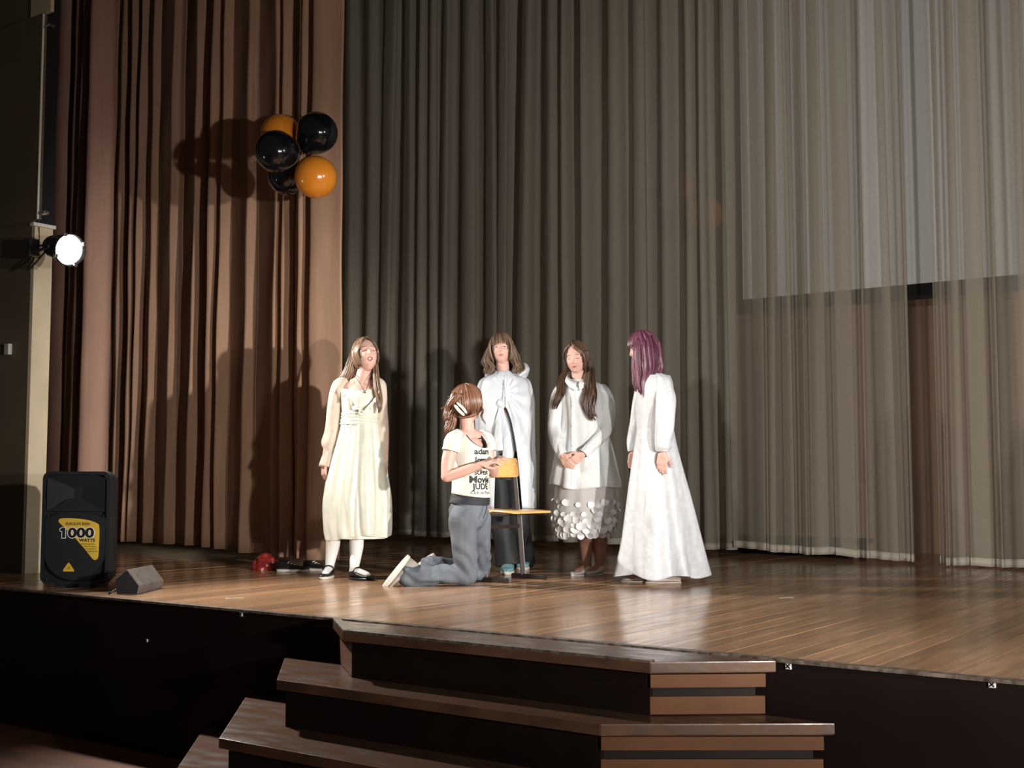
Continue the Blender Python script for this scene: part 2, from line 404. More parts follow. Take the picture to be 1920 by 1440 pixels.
M_sheerA = sheer_mat('dense_sheer_fabric', (0.47, 0.43, 0.36), 0.77, 0.3)
M_sheerB = sheer_mat('open_sheer_fabric', (0.60, 0.54, 0.45), 0.42, 0.4)
M_hem = sheer_mat('sheer_hem', (0.72, 0.66, 0.56), 0.92, 0.25)
uA, uB, uC = WV(1385, 1040, VS).x, WV(1722, 1055, VS).x, WV(1762, 1060, VS).x
hz = lambda k: (lambda b: 0.085 - k * b)
g = curtain_geo(-10.6, VS + 0.25, uA, VS, 6.3, hz(0.03), 24, 0.085, 0.03, 5, sway=0.07, crease=0.003, sharp=0.3, rows=40)
curtain('sheer_curtain', M_sheerA, 'dense olive grey sheer curtain hanging behind the five people', g, M_hem, 0.055, group='sheer curtains')
def sheer_geo(u0, v0, u1, v1, ztop, zbot, n, seed, rows=36, sway=0.05):
    """single layer of fabric laid in flat pleats: plain stretches, then a triple-thick overlap with pinched edges"""
    rg = np.random.RandomState(seed); L = math.hypot(u1 - u0, v1 - v0); e = np.array([u1 - u0, v1 - v0]) / L; nr = np.array([-e[1], e[0]])
    a = rg.uniform(0.5, 1.5, n); b = rg.uniform(0.20, 0.75, n); a *= L / a.sum(); segs = []; x = 0.0
    for k in range(n):
        w = a[k]; o = b[k] * w; q = 0.006
        # position along, offset across, pleat index; overlap zone spans x+w-o .. x+w
        segs += [(x, 0.0, k), (x + 0.30 * (w - o), 0.018, k), (x + 0.7 * (w - o), -0.012, k), (x + w - o, -0.004, k), (x + w - 0.5 * o, -0.020, k),
                 (x + w - q, -0.024, k), (x + w + q, -0.016, k), (x + w - q, -0.008, k), (x + w - 0.5 * o, 0.000, k), (x + w - o + q, 0.006, k),
                 (x + w - o - q, 0.014, k), (x + w - o + q, 0.022, k), (x + w - 0.4 * o, 0.030, k)]
        x += w
    segs.append((L, 0.0, n - 1)); S = np.array(segs)
    P = []
    for i in range(len(S) - 1):
        m = 3
        for t in range(m): P.append(S[i] * (1 - t / m) + S[i + 1] * (t / m))
    P.append(S[-1]); P = np.array(P); ks = np.minimum(P[:, 2], n - 1)
    sw = np.interp(np.arange(0, n + 1), np.arange(n + 1), rg.uniform(-1, 1, n + 1)); ph = rg.uniform(0, 6, n + 1); hm = rg.uniform(-1, 1, n + 1)
    kk = np.interp(P[:, 0], np.concatenate([[0], np.cumsum(a)]), np.arange(n + 1)); V = []
    for r in range(rows + 1):
        f = r / rows; lat = sway * np.interp(kk, np.arange(n + 1), sw * np.sin(1.5 * f + ph)) ; bow = 0.05 * np.sin(kk * 2.2 + 1.2 * f) * (0.5 + 0.5 * f)
        al = P[:, 0] + lat; off = P[:, 1] * (0.8 + 0.7 * f) + bow
        z = ztop + ((zbot(P[:, 0] / L) if callable(zbot) else zbot) + 0.012 * f * np.interp(kk, np.arange(n + 1), hm) - ztop) * f
        V.append(np.stack([u0 + e[0] * al + nr[0] * off, v0 + e[1] * al + nr[1] * off, z + 0 * al], 1))
    return np.array(V)
g = sheer_geo(uA + 0.04, VS - 0.16, uB, VS - 0.16, 6.3, hz(0.05), 9, 15)
curtain('sheer_curtain', M_sheerB, 'beige see-through curtain over the left half of the projection screen', g, M_hem, 0.06, group='sheer curtains')
g = sheer_geo(uC, VS - 0.16, WV(2080, 1070, VS).x, VS - 0.24, 6.3, 0.02, 8, 33)
curtain('sheer_curtain', M_sheerB, 'beige see-through curtain at the far right past the gap', g, M_hem, 0.06, group='sheer curtains')

# projection screen behind the sheer curtain
VSC = 6.2
c0 = WV(1394, 562, VSC)
sc_ = empty('projection_screen', (c0.x + 1.7, VSC, c0.z)); tag(sc_, 'white projection screen with black border behind the sheer curtain', 'screen')
M_screen = mat('screen_white', (0.80, 0.82, 0.84), 0.8, var=0.02)
box('screen_surface', (-1.7, -0.01, 0), (1.7, 0.01, 3.0), M_screen, sc_)
box('border', (-1.78, -0.014, -0.10), (1.78, 0.012, 0.0), M_black, sc_, 0.004)
box('border', (-1.78, -0.014, 0.0), (-1.7, 0.012, 3.0), M_black, sc_, 0.004)
box('border', (1.7, -0.014, 0.0), (1.78, 0.012, 3.0), M_black, sc_, 0.004)
box('bottom_bar', (-1.8, -0.03, -0.135), (1.8, 0.02, -0.10), M_blackmetal, sc_, 0.006)
box('top_case', (-1.85, -0.06, 3.0), (1.85, 0.06, 3.12), M_blackmetal, sc_, 0.01)
for s in (-1.2, 1.2): tube('hanger', [(s, 0, 3.1), (s, 0, 6.4 - c0.z)], 0.006, M_steel, sc_, 6)
# ------------------------------------------------------------------ balloons
M_bb = mat('black_latex', (0.006, 0.007, 0.010), 0.13, var=0.1, spec=0.5, coat=0.3)
M_bo = mat('orange_latex', (0.82, 0.27, 0.025), 0.22, var=0.06, scale=3, coat=0.4)
def balloon(c, r, toward, m, label, group):
    d = (Vector(toward) - Vector(c)).normalized()       # the neck points this way
    root = empty('balloon', c); tag(root, label, 'balloon', group)
    q = d.to_track_quat('Z', 'Y').to_matrix().to_4x4()
    prof = []
    for i in range(26):
        a = math.pi * i / 25; z = -math.cos(a); rr = math.sin(a)
        k = max(0, z) ** 2.2
        prof.append((r * rr * (1 - 0.13 * k) + 1e-4, r * (z * 1.0 + 0.16 * k)))
    lathe('skin', prof, m, root, 32, q)
    zt = prof[-1][1]
    lathe('neck', [(0.012, zt - 0.008), (0.006, zt + 0.004), (0.0055, zt + 0.010), (0.010, zt + 0.018), (0.011, zt + 0.021), (0.002, zt + 0.018)], m, root, 12, q)
    return root
D0 = 8.75
cc = W(560, 292, D0)
for px, py, rp, dd, m, lb in (
    (527, 252, 39, 0.16, M_bo, 'upper orange balloon half hidden behind two black ones'),
    (594, 249, 40, 0.02, M_bb, 'glossy black balloon at the upper right of the cluster'),
    (518, 284, 40, -0.12, M_bb, 'glossy black balloon at the left of the cluster'),
    (537, 331, 36, 0.19, M_bb, 'lowest black balloon of the cluster on the brown curtain'),
    (592, 332, 40, -0.10, M_bo, 'bright orange balloon at the lower right of the cluster')):
    balloon(W(px, py, D0 + dd), rp * D0 / F, cc, m, lb, 'balloon cluster in front of the brown curtain')
D1 = WV(1270, 390, 5.72); D1 = (D1 - Vector((0, CAM_V, CAM_Z))).dot(Vector((-SY, CY, 0)))
c1 = W(1275, 392, D1)
for px, py, rp, dd, m, lb in (
    (1232, 382, 36, 0.0, M_bb, 'dim black balloon at the left behind the sheer curtain'),
    (1268, 424, 34, 0.36, M_bb, 'dim black balloon lowest behind the sheer curtain'),
    (1284, 354, 34, 0.36, M_bo, 'dim orange balloon topmost behind the sheer curtain'),
    (1322, 402, 35, 0.0, M_bo, 'dim orange balloon at the right behind the sheer curtain')):
    balloon(W(px, py, D1 + dd), rp * D1 / F, c1, m, lb, 'balloon cluster behind the sheer curtain')
M_thread = mat('pale_thread', (0.25, 0.2, 0.16), 0.6, var=0.1)
for c, lb, top in ((cc, 'thin thread holding up the front balloon cluster', 6.4), (c1, 'thin thread holding up the balloons behind the sheer', 6.4)):
    t = tube('thread', [(0, 0, 0), (0, 0, top - c.z)], 0.0012, M_thread, None, 5); t.location = c; tag(t, lb, 'thread')

# ------------------------------------------------------------------ spotlight on the reveal
LP_ = W(128, 468, 8.15)
sp = empty('stage_spotlight', LP_); tag(sp, 'lit black stage spotlight clamped to the cream wall edge', 'spotlight')
aim = (Vector((-1.2, 0.1, 0.75)) - LP_).normalized()
q = aim.to_track_quat('Z', 'Y').to_matrix().to_4x4()
lathe('housing', [(0.03, -0.24), (0.062, -0.235), (0.075, -0.20), (0.078, -0.12), (0.088, -0.10), (0.092, -0.02), (0.108, 0.0), (0.112, 0.03), (0.106, 0.03), (0.10, 0.005), (0.01, 0.0)], M_blackmetal, sp, 32, q)
ln = lathe('lens', [(0.003, 0.028), (0.05, 0.024), (0.092, 0.012), (0.096, 0.006), (0.003, 0.006)], mat('glowing_lens', (1, 1, 1), 0.3, emit=(1.0, 0.95, 0.86), emit_s=26.0), sp, 32, q)
for a in range(4):
    an = a * math.pi / 2 + 0.5; p = q @ Vector((0.108 * math.cos(an), 0.108 * math.sin(an), 0.02))
    b_ = box('lens_clip', (-0.012, -0.012, -0.012), (0.012, 0.012, 0.012), M_steel, sp, 0.003); b_.location = p
px_ = q @ Vector((0.1, 0, -0.08)); mx_ = q @ Vector((-0.1, 0, -0.08)); bk = W(58, 465, 8.35) - LP_
yk = spline([px_, px_ * 0.55 + bk * 0.55 + Vector((0, 0, 0.03)), bk, mx_ * 0.55 + bk * 0.55 - Vector((0, 0, 0.03)), mx_], 20)
tube('yoke', yk, 0.011, M_blackmetal, sp, 8, 0.6)
for p in (px_, mx_):
    b_ = lathe('knob', [(0.004, -0.015), (0.018, -0.012), (0.018, 0.012), (0.004, 0.015)], M_blackmetal, sp, 12); b_.location = p
cl = box('clamp', (-0.045, -0.04, -0.06), (0.045, 0.04, 0.06), M_blackmetal, sp, 0.01); cl.location = bk
sw_ = Vector((UP, VP_ + 0.05, bk.z + LP_.z)) - LP_
tube('bracket', [bk, sw_ - Vector((0.02, 0, 0))], 0.018, M_blackmetal, sp, 8)
tube('cable', spline([q @ Vector((0, 0, -0.235)), bk + Vector((0, -0.02, -0.16)), sw_ + Vector((0.012, -0.03, 0.05)), sw_ + Vector((0.012, -0.03, 0.30))], 24), 0.006, M_blackmetal, sp, 6)
ls = spot('stage_spotlight_beam', LP_ + aim * 0.06, LP_ + aim * 3, 900, 124, 0.8, 0.07, (1.0, 0.95, 0.88))

# ------------------------------------------------------------------ loudspeaker
M_spk = mat('black_speaker_plastic', (0.014, 0.015, 0.018), 0.5, var=0.15, scale=60, bump=0.1)
M_grille = mat('black_speaker_grille', (0.010, 0.011, 0.014), 0.55, var=0.2, scale=300, bump=0.25)
M_horn = mat('dark_horn_plastic', (0.018, 0.019, 0.022), 0.42, var=0.1)
M_gold = mat('yellow_sticker', (0.72, 0.47, 0.06), 0.4, var=0.08, scale=6)
M_print = mat('black_print', (0.008, 0.008, 0.008), 0.6, var=0.05)
M_white = mat('white_print', (0.82, 0.82, 0.80), 0.5, var=0.03)
pb = WZ(138, 1102)
ks = (at_depth(138, 1102, on_z(138, 1102)[1])[1]) / F      # metres per pixel there
SW, SH, SD = 127 * ks, 214 * ks, 0.34
spk = empty('loudspeaker', pb, YAW - R(1)); tag(spk, 'black plastic loudspeaker with a yellow 1000 watts sticker at the stage edge', 'speaker')
def spk_box():
    bm = bmesh.new(); n = 12; rings = []
    for y, sx, z0, z1 in ((0.0, 0.5, 0.03, 1.0), (SD * 0.25, 0.5, 0.03, 1.0), (SD * 0.8, 0.40, 0.05, 0.96), (SD, 0.30, 0.08, 0.92)):
        r = []
        cr = 0.045 * (1 if y < SD * 0.5 else 0.8)
        x1 = SW * sx; a0, a1 = SH * z0, SH * z1
        for cx, cz, st in ((x1 - cr, a1 - cr, 0), (-x1 + cr, a1 - cr, 90), (-x1 + cr, a0 + cr, 180), (x1 - cr, a0 + cr, 270)):
            for k in range(6):
                an = R(st + k * 18); zz = cz + cr * math.sin(an)
                if st < 180: zz += 0.012 * (1 - (cx / x1) ** 2)
                r.append(bm.verts.new((cx + cr * math.cos(an), y, zz)))
        rings.append(r)
    for a, b in zip(rings[:-1], rings[1:]):
        for i in range(len(a)): bm.faces.new((a[i], a[(i + 1) % len(a)], b[(i + 1) % len(a)], b[i]))
    bm.faces.new(rings[-1])
    # front rim folded inwards
    fr = rings[0]; cxz = Vector((0, 0, SH * 0.515)); inner = []; deep = []
    for v in fr:
        p = cxz + (v.co - cxz) * 0.0; dx = v.co.x; dz = v.co.z - cxz.z
        p = Vector((dx * 0.90, 0.0, cxz.z + dz * 0.945)); inner.append(bm.verts.new(p)); deep.append(bm.verts.new((p.x * 0.99, 0.035, p.z)))
    for i in range(len(fr)):
        j = (i + 1) % len(fr); bm.faces.new((fr[j], fr[i], inner[i], inner[j])); bm.faces.new((inner[j], inner[i], deep[i], deep[j]))
    bm.faces.new(deep)
    return bm
from_bm('cabinet', spk_box(), M_spk, spk)
box('foot', (-SW * 0.30, 0.02, 0), (-SW * 0.05, SD * 0.7, SH * 0.045), M_spk, spk, 0.006)
box('foot', (SW * 0.05, 0.02, 0), (SW * 0.32, SD * 0.7, SH * 0.045), M_spk, spk, 0.006)
# rounded woofer grille with domed top edge
def grille():
    pts = []
    for i in range(41):
        x = -1 + i / 20.0; pts.append((x * SW * 0.445, SH * (0.60 + 0.055 * (1 - x * x))))
    for i in range(25):
        a = -math.pi * i / 24; pts.append((SW * 0.445 * math.cos(a), SH * 0.30 + SH * 0.235 * math.sin(a)))
    bm = bmesh.new(); a = [bm.verts.new((x, -0.004, z)) for x, z in pts]; b = [bm.verts.new((x, 0.036, z)) for x, z in pts]
    bm.faces.new(a)
    for i in range(len(a)): j = (i + 1) % len(a); bm.faces.new((a[j], a[i], b[i], b[j]))
    return bm
from_bm('grille', grille(), M_grille, spk)
# flared horn: funnel of four sloping faces narrowing to a slot
def horn():
    bm = bmesh.new()
    o_ = [(-SW * 0.43, SH * 0.665), (SW * 0.43, SH * 0.665), (SW * 0.43, SH * 0.955), (-SW * 0.43, SH * 0.955)]
    i_ = [(-SW * 0.06, SH * 0.77), (SW * 0.06, SH * 0.77), (SW * 0.06, SH * 0.86), (-SW * 0.06, SH * 0.86)]
    A = [bm.verts.new((x, 0.0, z)) for x, z in o_]; B = [bm.verts.new((x, 0.115, z)) for x, z in i_]
    for k in range(4): j = (k + 1) % 4; bm.faces.new((A[k], A[j], B[j], B[k]))
    bm.faces.new(B)
    return bm
# recess for the horn is the open front; the funnel sits in front of the folded panel
hb = horn()
for v in hb.verts: v.co.y = v.co.y * 0.28 + 0.001
hn = from_bm('horn', hb, M_horn, spk)
def wave(nm, pts, m, y0, th):
    bm = bmesh.new(); a = [bm.verts.new((x, y0, z)) for x, z in pts]; b = [bm.verts.new((x, y0 + th, z)) for x, z in pts]
    bm.faces.new(a)
    for i in range(len(a)): j = (i + 1) % len(a); bm.faces.new((a[j], a[i], b[i], b[j]))
    return from_bm(nm, bm, m, spk)
wave('horn_lip', [(-SW * 0.43, SH * 0.66), (SW * 0.43, SH * 0.66)] + [(SW * (0.43 - 0.86 * k / 14), SH * (0.665 + 0.11 * math.sin(math.pi * k / 14) ** 1.5)) for k in range(15)], M_spk, -0.001, 0.02)
# sticker: a swept triangle; u is 0..1 across the front, w 0..1 up
def fr(u, w): return ((u - 0.5) * SW, w * SH)
stk = [fr(0.256 + (a - 0.235) * 1.057, 0.24 + (b - 0.325) * 0.968) for a, b in ((0.235, 0.672), (0.25, 0.690), (0.30, 0.697), (0.42, 0.697), (0.58, 0.688), (0.70, 0.672), (0.79, 0.645), (0.805, 0.62), (0.81, 0.56), (0.808, 0.44), (0.803, 0.36), (0.79, 0.335), (0.76, 0.325), (0.72, 0.338), (0.60, 0.43), (0.48, 0.515), (0.36, 0.59), (0.25, 0.655))]
stk = [tuple(p) for p in spline([(x, 0, z) for x, z in stk + stk[:1]], 60)[:-1][:, [0, 2]]]
stc = wave('sticker', stk, M_gold, -0.0065, 0.003)
stc['label'] = 'yellow sticker with black lettering'
tri = [fr(*a) for a in ((0.34, 0.152), (0.345, 0.14), (0.50, 0.14), (0.505, 0.152), (0.43, 0.215), (0.415, 0.215))]
tb = wave('badge', tri, M_gold, -0.0065, 0.003)
wave('badge_print', [fr(0.385, 0.16), fr(0.46, 0.16), fr(0.445, 0.188), fr(0.415, 0.18)], mat('olive_print', (0.45, 0.33, 0.02), 0.5, var=0.05), -0.0075, 0.001).parent = tb
def lettering(nm, s, size, u, w, m, y, parent, bold=0.0, width=0.1, grow=0.0):
    V, Fc = text_geo(s, size, bold); x0, z0 = fr(u, w)
    xs = [v.x for v in V]; c = (max(xs) + min(xs)) / 2; sx = (width + grow) / (max(xs) - min(xs))
    return mk(nm, [(x0 + (v.x - c) * sx, y, z0 + v.y) for v in V], Fc, m, parent, smooth=False)
lettering('number_outline', '1000', 0.082, 0.552, 0.435, M_white, -0.0070, stc, 0.0070, 0.196, 0.010)
lettering('number', '1000', 0.082, 0.552, 0.435, M_print, -0.0078, stc, 0.0032, 0.196)
for m_, y_, g_ in ((M_white, -0.0070, 0.004), (M_print, -0.0078, 0.0)):      # flag of the figure one
    x0, z0 = fr(0.552, 0.435); x0 -= 0.098
    wave('number_flag', [(x0 - 0.014 - g_, z0 + 0.043 - g_), (x0 - 0.010, z0 + 0.036 - g_), (x0 + 0.008, z0 + 0.044 - g_), (x0 + 0.010, z0 + 0.0585 + g_), (x0 + 0.002, z0 + 0.0585 + g_), (x0 - 0.014 - g_, z0 + 0.050 + g_)], m_, y_, 0.0006).parent = stc
lettering('lettering', 'WATTS', 0.026, 0.685, 0.398, M_print, -0.0072, stc, 0.0010, 0.098)
lettering('lettering', 'EUROLIVE B2001', 0.022, 0.545, 0.541, M_print, -0.0072, stc, 0.0005, 0.148)
for k, s in enumerate(('High-Performance Active', '2-Way PA System', 'Loudspeaker', 'Speaker System')):
    lettering('small_print', s, 0.0130, 0.70 + 0.022 * k, 0.372 - 0.021 * k, M_print, -0.0072, stc, 0.0, 0.085 - 0.006 * k)
for x, z in ((-0.40, 0.62), (0.42, 0.62), (-0.40, 0.07), (0.42, 0.07)):
    b_ = lathe('screw', [(0.001, -0.003), (0.006, -0.002), (0.007, 0.002), (0.001, 0.003)], M_horn, spk, 10, Matrix.Rotation(R(90), 4, 'X')); b_.location = (SW * x, -0.006, SH * z)
box('handle_recess', (SW * 0.485, SD * 0.10, SH * 0.42), (SW * 0.505, SD * 0.24, SH * 0.62), M_horn, spk, 0.008)

# wedge box beside it
a0, a1 = WZ(236, 1112), WZ(268, 1076)
wd = empty('floor_monitor', WZ(233, 1114), YAW - R(3)); tag(wd, 'small grey wedge shaped box lying beside the loudspeaker', 'box')
prof = [(-0.045, 0), (0.078, 0.0), (0.088, 0.045), (0.013, 0.140), (-0.055, 0.085)]
def wedge():
    bm = bmesh.new(); L = 0.42
    a = [bm.verts.new((x, 0, z)) for x, z in prof]; b = [bm.verts.new((x, L, z)) for x, z in prof]
    bm.faces.new(a); bm.faces.new(b[::-1])
    for i in range(5): j = (i + 1) % 5; bm.faces.new((a[j], a[i], b[i], b[j]))
    bev(bm, 0.004, 1); return bm
from_bm('body', wedge(), mat('scuffed_grey_cover', (0.15, 0.125, 0.11), 0.7, var=0.25, scale=14, bump=0.15), wd)
bm = bmesh.new(); a = [bm.verts.new((x * 0.95, -0.0035, z * 0.95 + 0.003)) for x, z in prof]; b = [bm.verts.new((x * 0.95, 0.002, z * 0.95 + 0.003)) for x, z in prof]
bm.faces.new(a)
for i in range(5): j = (i + 1) % 5; bm.faces.new((a[j], a[i], b[i], b[j]))
from_bm('end_grille', bm, M_grille, wd)
tube('cable', spline([(-0.04, 0.0, 0.03), (-0.07, -0.04, 0.008), (-0.10, 0.03, 0.006), (-0.13, 0.10, 0.006)], 20), 0.005, M_blackmetal, wd, 6)

# ------------------------------------------------------------------ things lying under the brown curtain
def lump(name, m, parent, rx, ry, rz, seed, n=26, k=11, amp=0.25, full=False):
    rg = np.random.RandomState(seed); V = []; Fc = []
    ks_ = rg.uniform(1, 5, (k, 3)) * rg.choice([-1, 1], (k, 3)); ph = rg.uniform(0, 6, k)
    for i in range(n + 1):
        a = math.pi / (1 if full else 2) * i / n
        for j in range(2 * n):
            b = math.pi * j / n; d = np.array([math.cos(b) * math.sin(a), math.sin(b) * math.sin(a), math.cos(a)])
            r = 1 + amp * sum(abs(math.sin(ks_[q].dot(d) + ph[q])) - 0.6 for q in range(k)) / k * 2.4
            V.append((d[0] * rx * r, d[1] * ry * r, d[2] * rz * r if full else max(0.0, d[2] * rz * r)))
    m2 = 2 * n
    for i in range(n):
        for j in range(m2): Fc.append((i * m2 + j, (i + 1) * m2 + j, (i + 1) * m2 + (j + 1) % m2, i * m2 + (j + 1) % m2))
    return mk(name, V, Fc, m, parent)
M_red = mat('dark_red_cloth', (0.20, 0.018, 0.016), 0.35, var=0.3, scale=10, bump=0.1)
rb = empty('cloth_bundle', WZ(498, 1068), YAW); tag(rb, 'crumpled dark red bundle of cloth on the floor under the brown curtain', 'bundle')
lump('cloth', M_red, rb, 0.10, 0.09, 0.115, 3)
l2 = lump('cloth_fold', M_red, rb, 0.085, 0.06, 0.05, 8); l2.location = (0.075, -0.03, 0)
def shoe_geo(L, w, h, hs):
    """closed shoe shell, toe towards -y, returns rings"""
    ys = np.linspace(0, 1, 15); V = []; n = 16
    for t in ys:
        wd_ = w * (0.62 + 0.38 * math.sin(min(1, t * 1.25) * math.pi * 0.62)) * (1 if t < 0.86 else math.sqrt(max(0.02, 1 - ((t - 0.86) / 0.145) ** 2)))
        if t < 0.1: wd_ *= 0.55 + 4.5 * t
        hh = h * (1 - 0.62 * min(1, max(0, (t - 0.25) / 0.5)) ** 0.8) * (1 if t < 0.9 else math.sqrt(max(0.05, 1 - ((t - 0.9) / 0.105) ** 2)))
        for j in range(n):
            a = 2 * math.pi * j / n; c, s = math.cos(a), math.sin(a)
            V.append((0.5 * wd_ * math.copysign(abs(c) ** 0.75, c), L * (0.28 - t), hs + hh * (0.5 + 0.5 * s) if s > -0.2 else hs + hh * 0.4 * (1 + (s + 0.2) / 0.8)))
    Fc = []
    for i in range(14):
        for j in range(n): Fc.append((i * n + j, i * n + (j + 1) % n, (i + 1) * n + (j + 1) % n, (i + 1) * n + j))
    Fc.append(tuple(range(n))[::-1]); Fc.append(tuple(14 * n + j for j in range(n)))
    return np.array(V), Fc
def sole_geo(L, w, h):
    V = []; n = 30; out = []
    for k in range(n):
        a = 2 * math.pi * k / n; t = 0.5 - 0.5 * math.cos(a)
        wd_ = w * (0.70 + 0.32 * math.sin(t * math.pi * 0.85)) * math.sqrt(max(0, 1 - (2 * t - 1) ** 4))
        out.append((0.5 * wd_ * (1 if a < math.pi else -1), L * (0.30 - 1.04 * t)))
    for z, s in ((0, 0.97), (h * 0.3, 1.0), (h, 1.0), (h * 1.05, 0.9)): V += [(x * s, y, z) for x, y in out]
    Fc = [(i * n + j, i * n + (j + 1) % n, (i + 1) * n + (j + 1) % n, (i + 1) * n + j) for i in range(3) for j in range(n)]
    Fc.append(tuple(range(n))[::-1]); Fc.append(tuple(3 * n + j for j in range(n)))
    return np.array(V), Fc
def shoe(parent, M, L, w, h, up_m, sole_m, hs=0.016, name='shoe'):
    V, Fc = shoe_geo(L, w, h, hs); o = mk(name, [M @ Vector(v) for v in V], Fc, up_m, parent)
    V, Fc = sole_geo(L, w, hs); s = mk('sole', [M @ Vector(v) for v in V], Fc, sole_m, o)
    return o
M_blk_leather = mat('black_shoe_leather', (0.010, 0.010, 0.011), 0.3, var=0.2)
M_rubber = mat('off_white_rubber', (0.62, 0.57, 0.50), 0.6, var=0.12)
for px, py, a, lb in ((584, 1070, 66, 'black canvas shoe with white sole lying under the curtain corner'), (536, 1072, 84, 'dark shoe with white sole beside the red cloth bundle')):
    s_ = empty('canvas_shoe', WZ(px, py), YAW + R(a)); tag(s_, lb, 'shoe', 'loose shoes under the brown curtain')
    u_ = shoe(s_, Matrix.Identity(4), 0.235, 0.085, 0.055, M_blk_leather, M_rubber, 0.018, 'upper')
    for k in range(3): tube('lace', [(-0.022, -0.02 - 0.02 * k, 0.062 - 0.008 * k), (0, -0.022 - 0.02 * k, 0.069 - 0.009 * k), (0.022, -0.02 - 0.02 * k, 0.062 - 0.008 * k)], 0.003, M_rubber, s_, 6)
# scraps on the boards
for px, py, l, a, lb in ((440, 1122, 0.10, 60, 'short strip of pale tape on the boards near the stage edge'), (1475, 1121, 0.09, 58, 'pale scrap of tape on the boards right of the tall white dress')):
    t = box('tape_strip', (-l / 2, -0.008, 0), (l / 2, 0.008, 0.0012), M_rubber, None, 0.0005, 1); t.location = WZ(px, py) + Vector((0, 0, 0.001)); t.rotation_euler = (0, 0, R(a)); tag(t, lb, 'tape')

# low black platforms behind the curtain hems
for pa, pb_, v_, lb in (((215, 1045), (462, 1045), 3.75, 'long low black platform on the floor under the brown curtain hem'), ((1345, 1040), (1600, 1040), 5.75, 'low black platform on the floor behind the sheer curtain hem')):
    a_, b_ = WV(*pa, v_), WV(*pb_, v_); pf = empty('low_platform', ((a_.x + b_.x) / 2, v_, 0)); tag(pf, lb, 'platform'); hw = (b_.x - a_.x) / 2
    box('deck', (-hw, -0.02, 0.10), (hw, 0.5, 0.14), M_black, pf, 0.005); box('side_board', (-hw + 0.01, -0.005, 0.0), (hw - 0.01, 0.02, 0.10), M_black, pf)
    for x_ in (-hw + 0.06, hw - 0.10): box('leg', (x_, 0.40, 0.0), (x_ + 0.05, 0.45, 0.10), M_black, pf)

# ------------------------------------------------------------------ school chair
M_ply = mat('varnished_plywood', (0.72, 0.42, 0.15), 0.3, var=0.12, scale=6, stretch=(1, 8, 8), coat=0.3)
M_plyedge = mat('pale_ply_edge', (0.74, 0.56, 0.34), 0.5, var=0.1, scale=30)
M_frame = mat('dark_brown_steel_tube', (0.022, 0.012, 0.011), 0.4, var=0.2, spec=0.6)
ch_f = on_z(985, 1084); ch = empty('school_chair', to_world(*ch_f), YAW); tag(ch, 'plywood school chair on a dark tube frame behind the kneeling person', 'chair')
def CL(px, py, dd=0.0):
    x, d, z = at_depth(px, py, ch_f[1] + dd); return Vector((x - ch_f[0], d - ch_f[1], z))
def sq_bar(nm, a, b, w, h=None, m=M_frame, parent=ch):
    a = Vector(a); b = Vector(b); d = (b - a); L = d.length; bm = bmesh.new(); bmesh.ops.create_cube(bm, size=1.0); h = h or w
    for v in bm.verts: v.co = Vector((v.co.x * w, v.co.y * h, (v.co.z + 0.5) * L))
    bev(bm, min(w, h) * 0.18, 2)
    bmesh.ops.transform(bm, matrix=Matrix.Translation(a) @ d.to_track_quat('Z', 'Y').to_matrix().to_4x4(), verts=bm.verts[:])
    return from_bm(nm, bm, m, parent)
FW = Vector((0.74, -0.67, 0)).normalized(); LT = Vector((-0.67, -0.74, 0)).normalized()   # seat forward; towards the near frame
BK = LT * 0.37
lg0 = CL(981, 1080); lg0.z = 0.02; lg1 = CL(973, 962); ptop = CL(963, 866)
for o_ in (Vector((0, 0, 0)), BK):
    ft = Vector((lg0.x, lg0.y, 0.015)) + o_
    sq_bar('foot_rail', ft - FW * 0.095, ft + FW * 0.195, 0.030)
    sq_bar('leg', lg0 + o_, lg1 + o_, 0.028, 0.036)
    sq_bar('back_post', lg1 + o_ - Vector((0, 0, 0.06)), ptop + o_, 0.022, 0.030)
    sq_bar('seat_bearer', lg1 + o_ - FW * 0.06, lg1 + o_ + FW * 0.24, 0.022)
c_a = CL(974, 986)
sq_bar('cross_bar', c_a, c_a + BK, 0.022)
SC = lg1 + BK * 0.5 + FW * 0.10
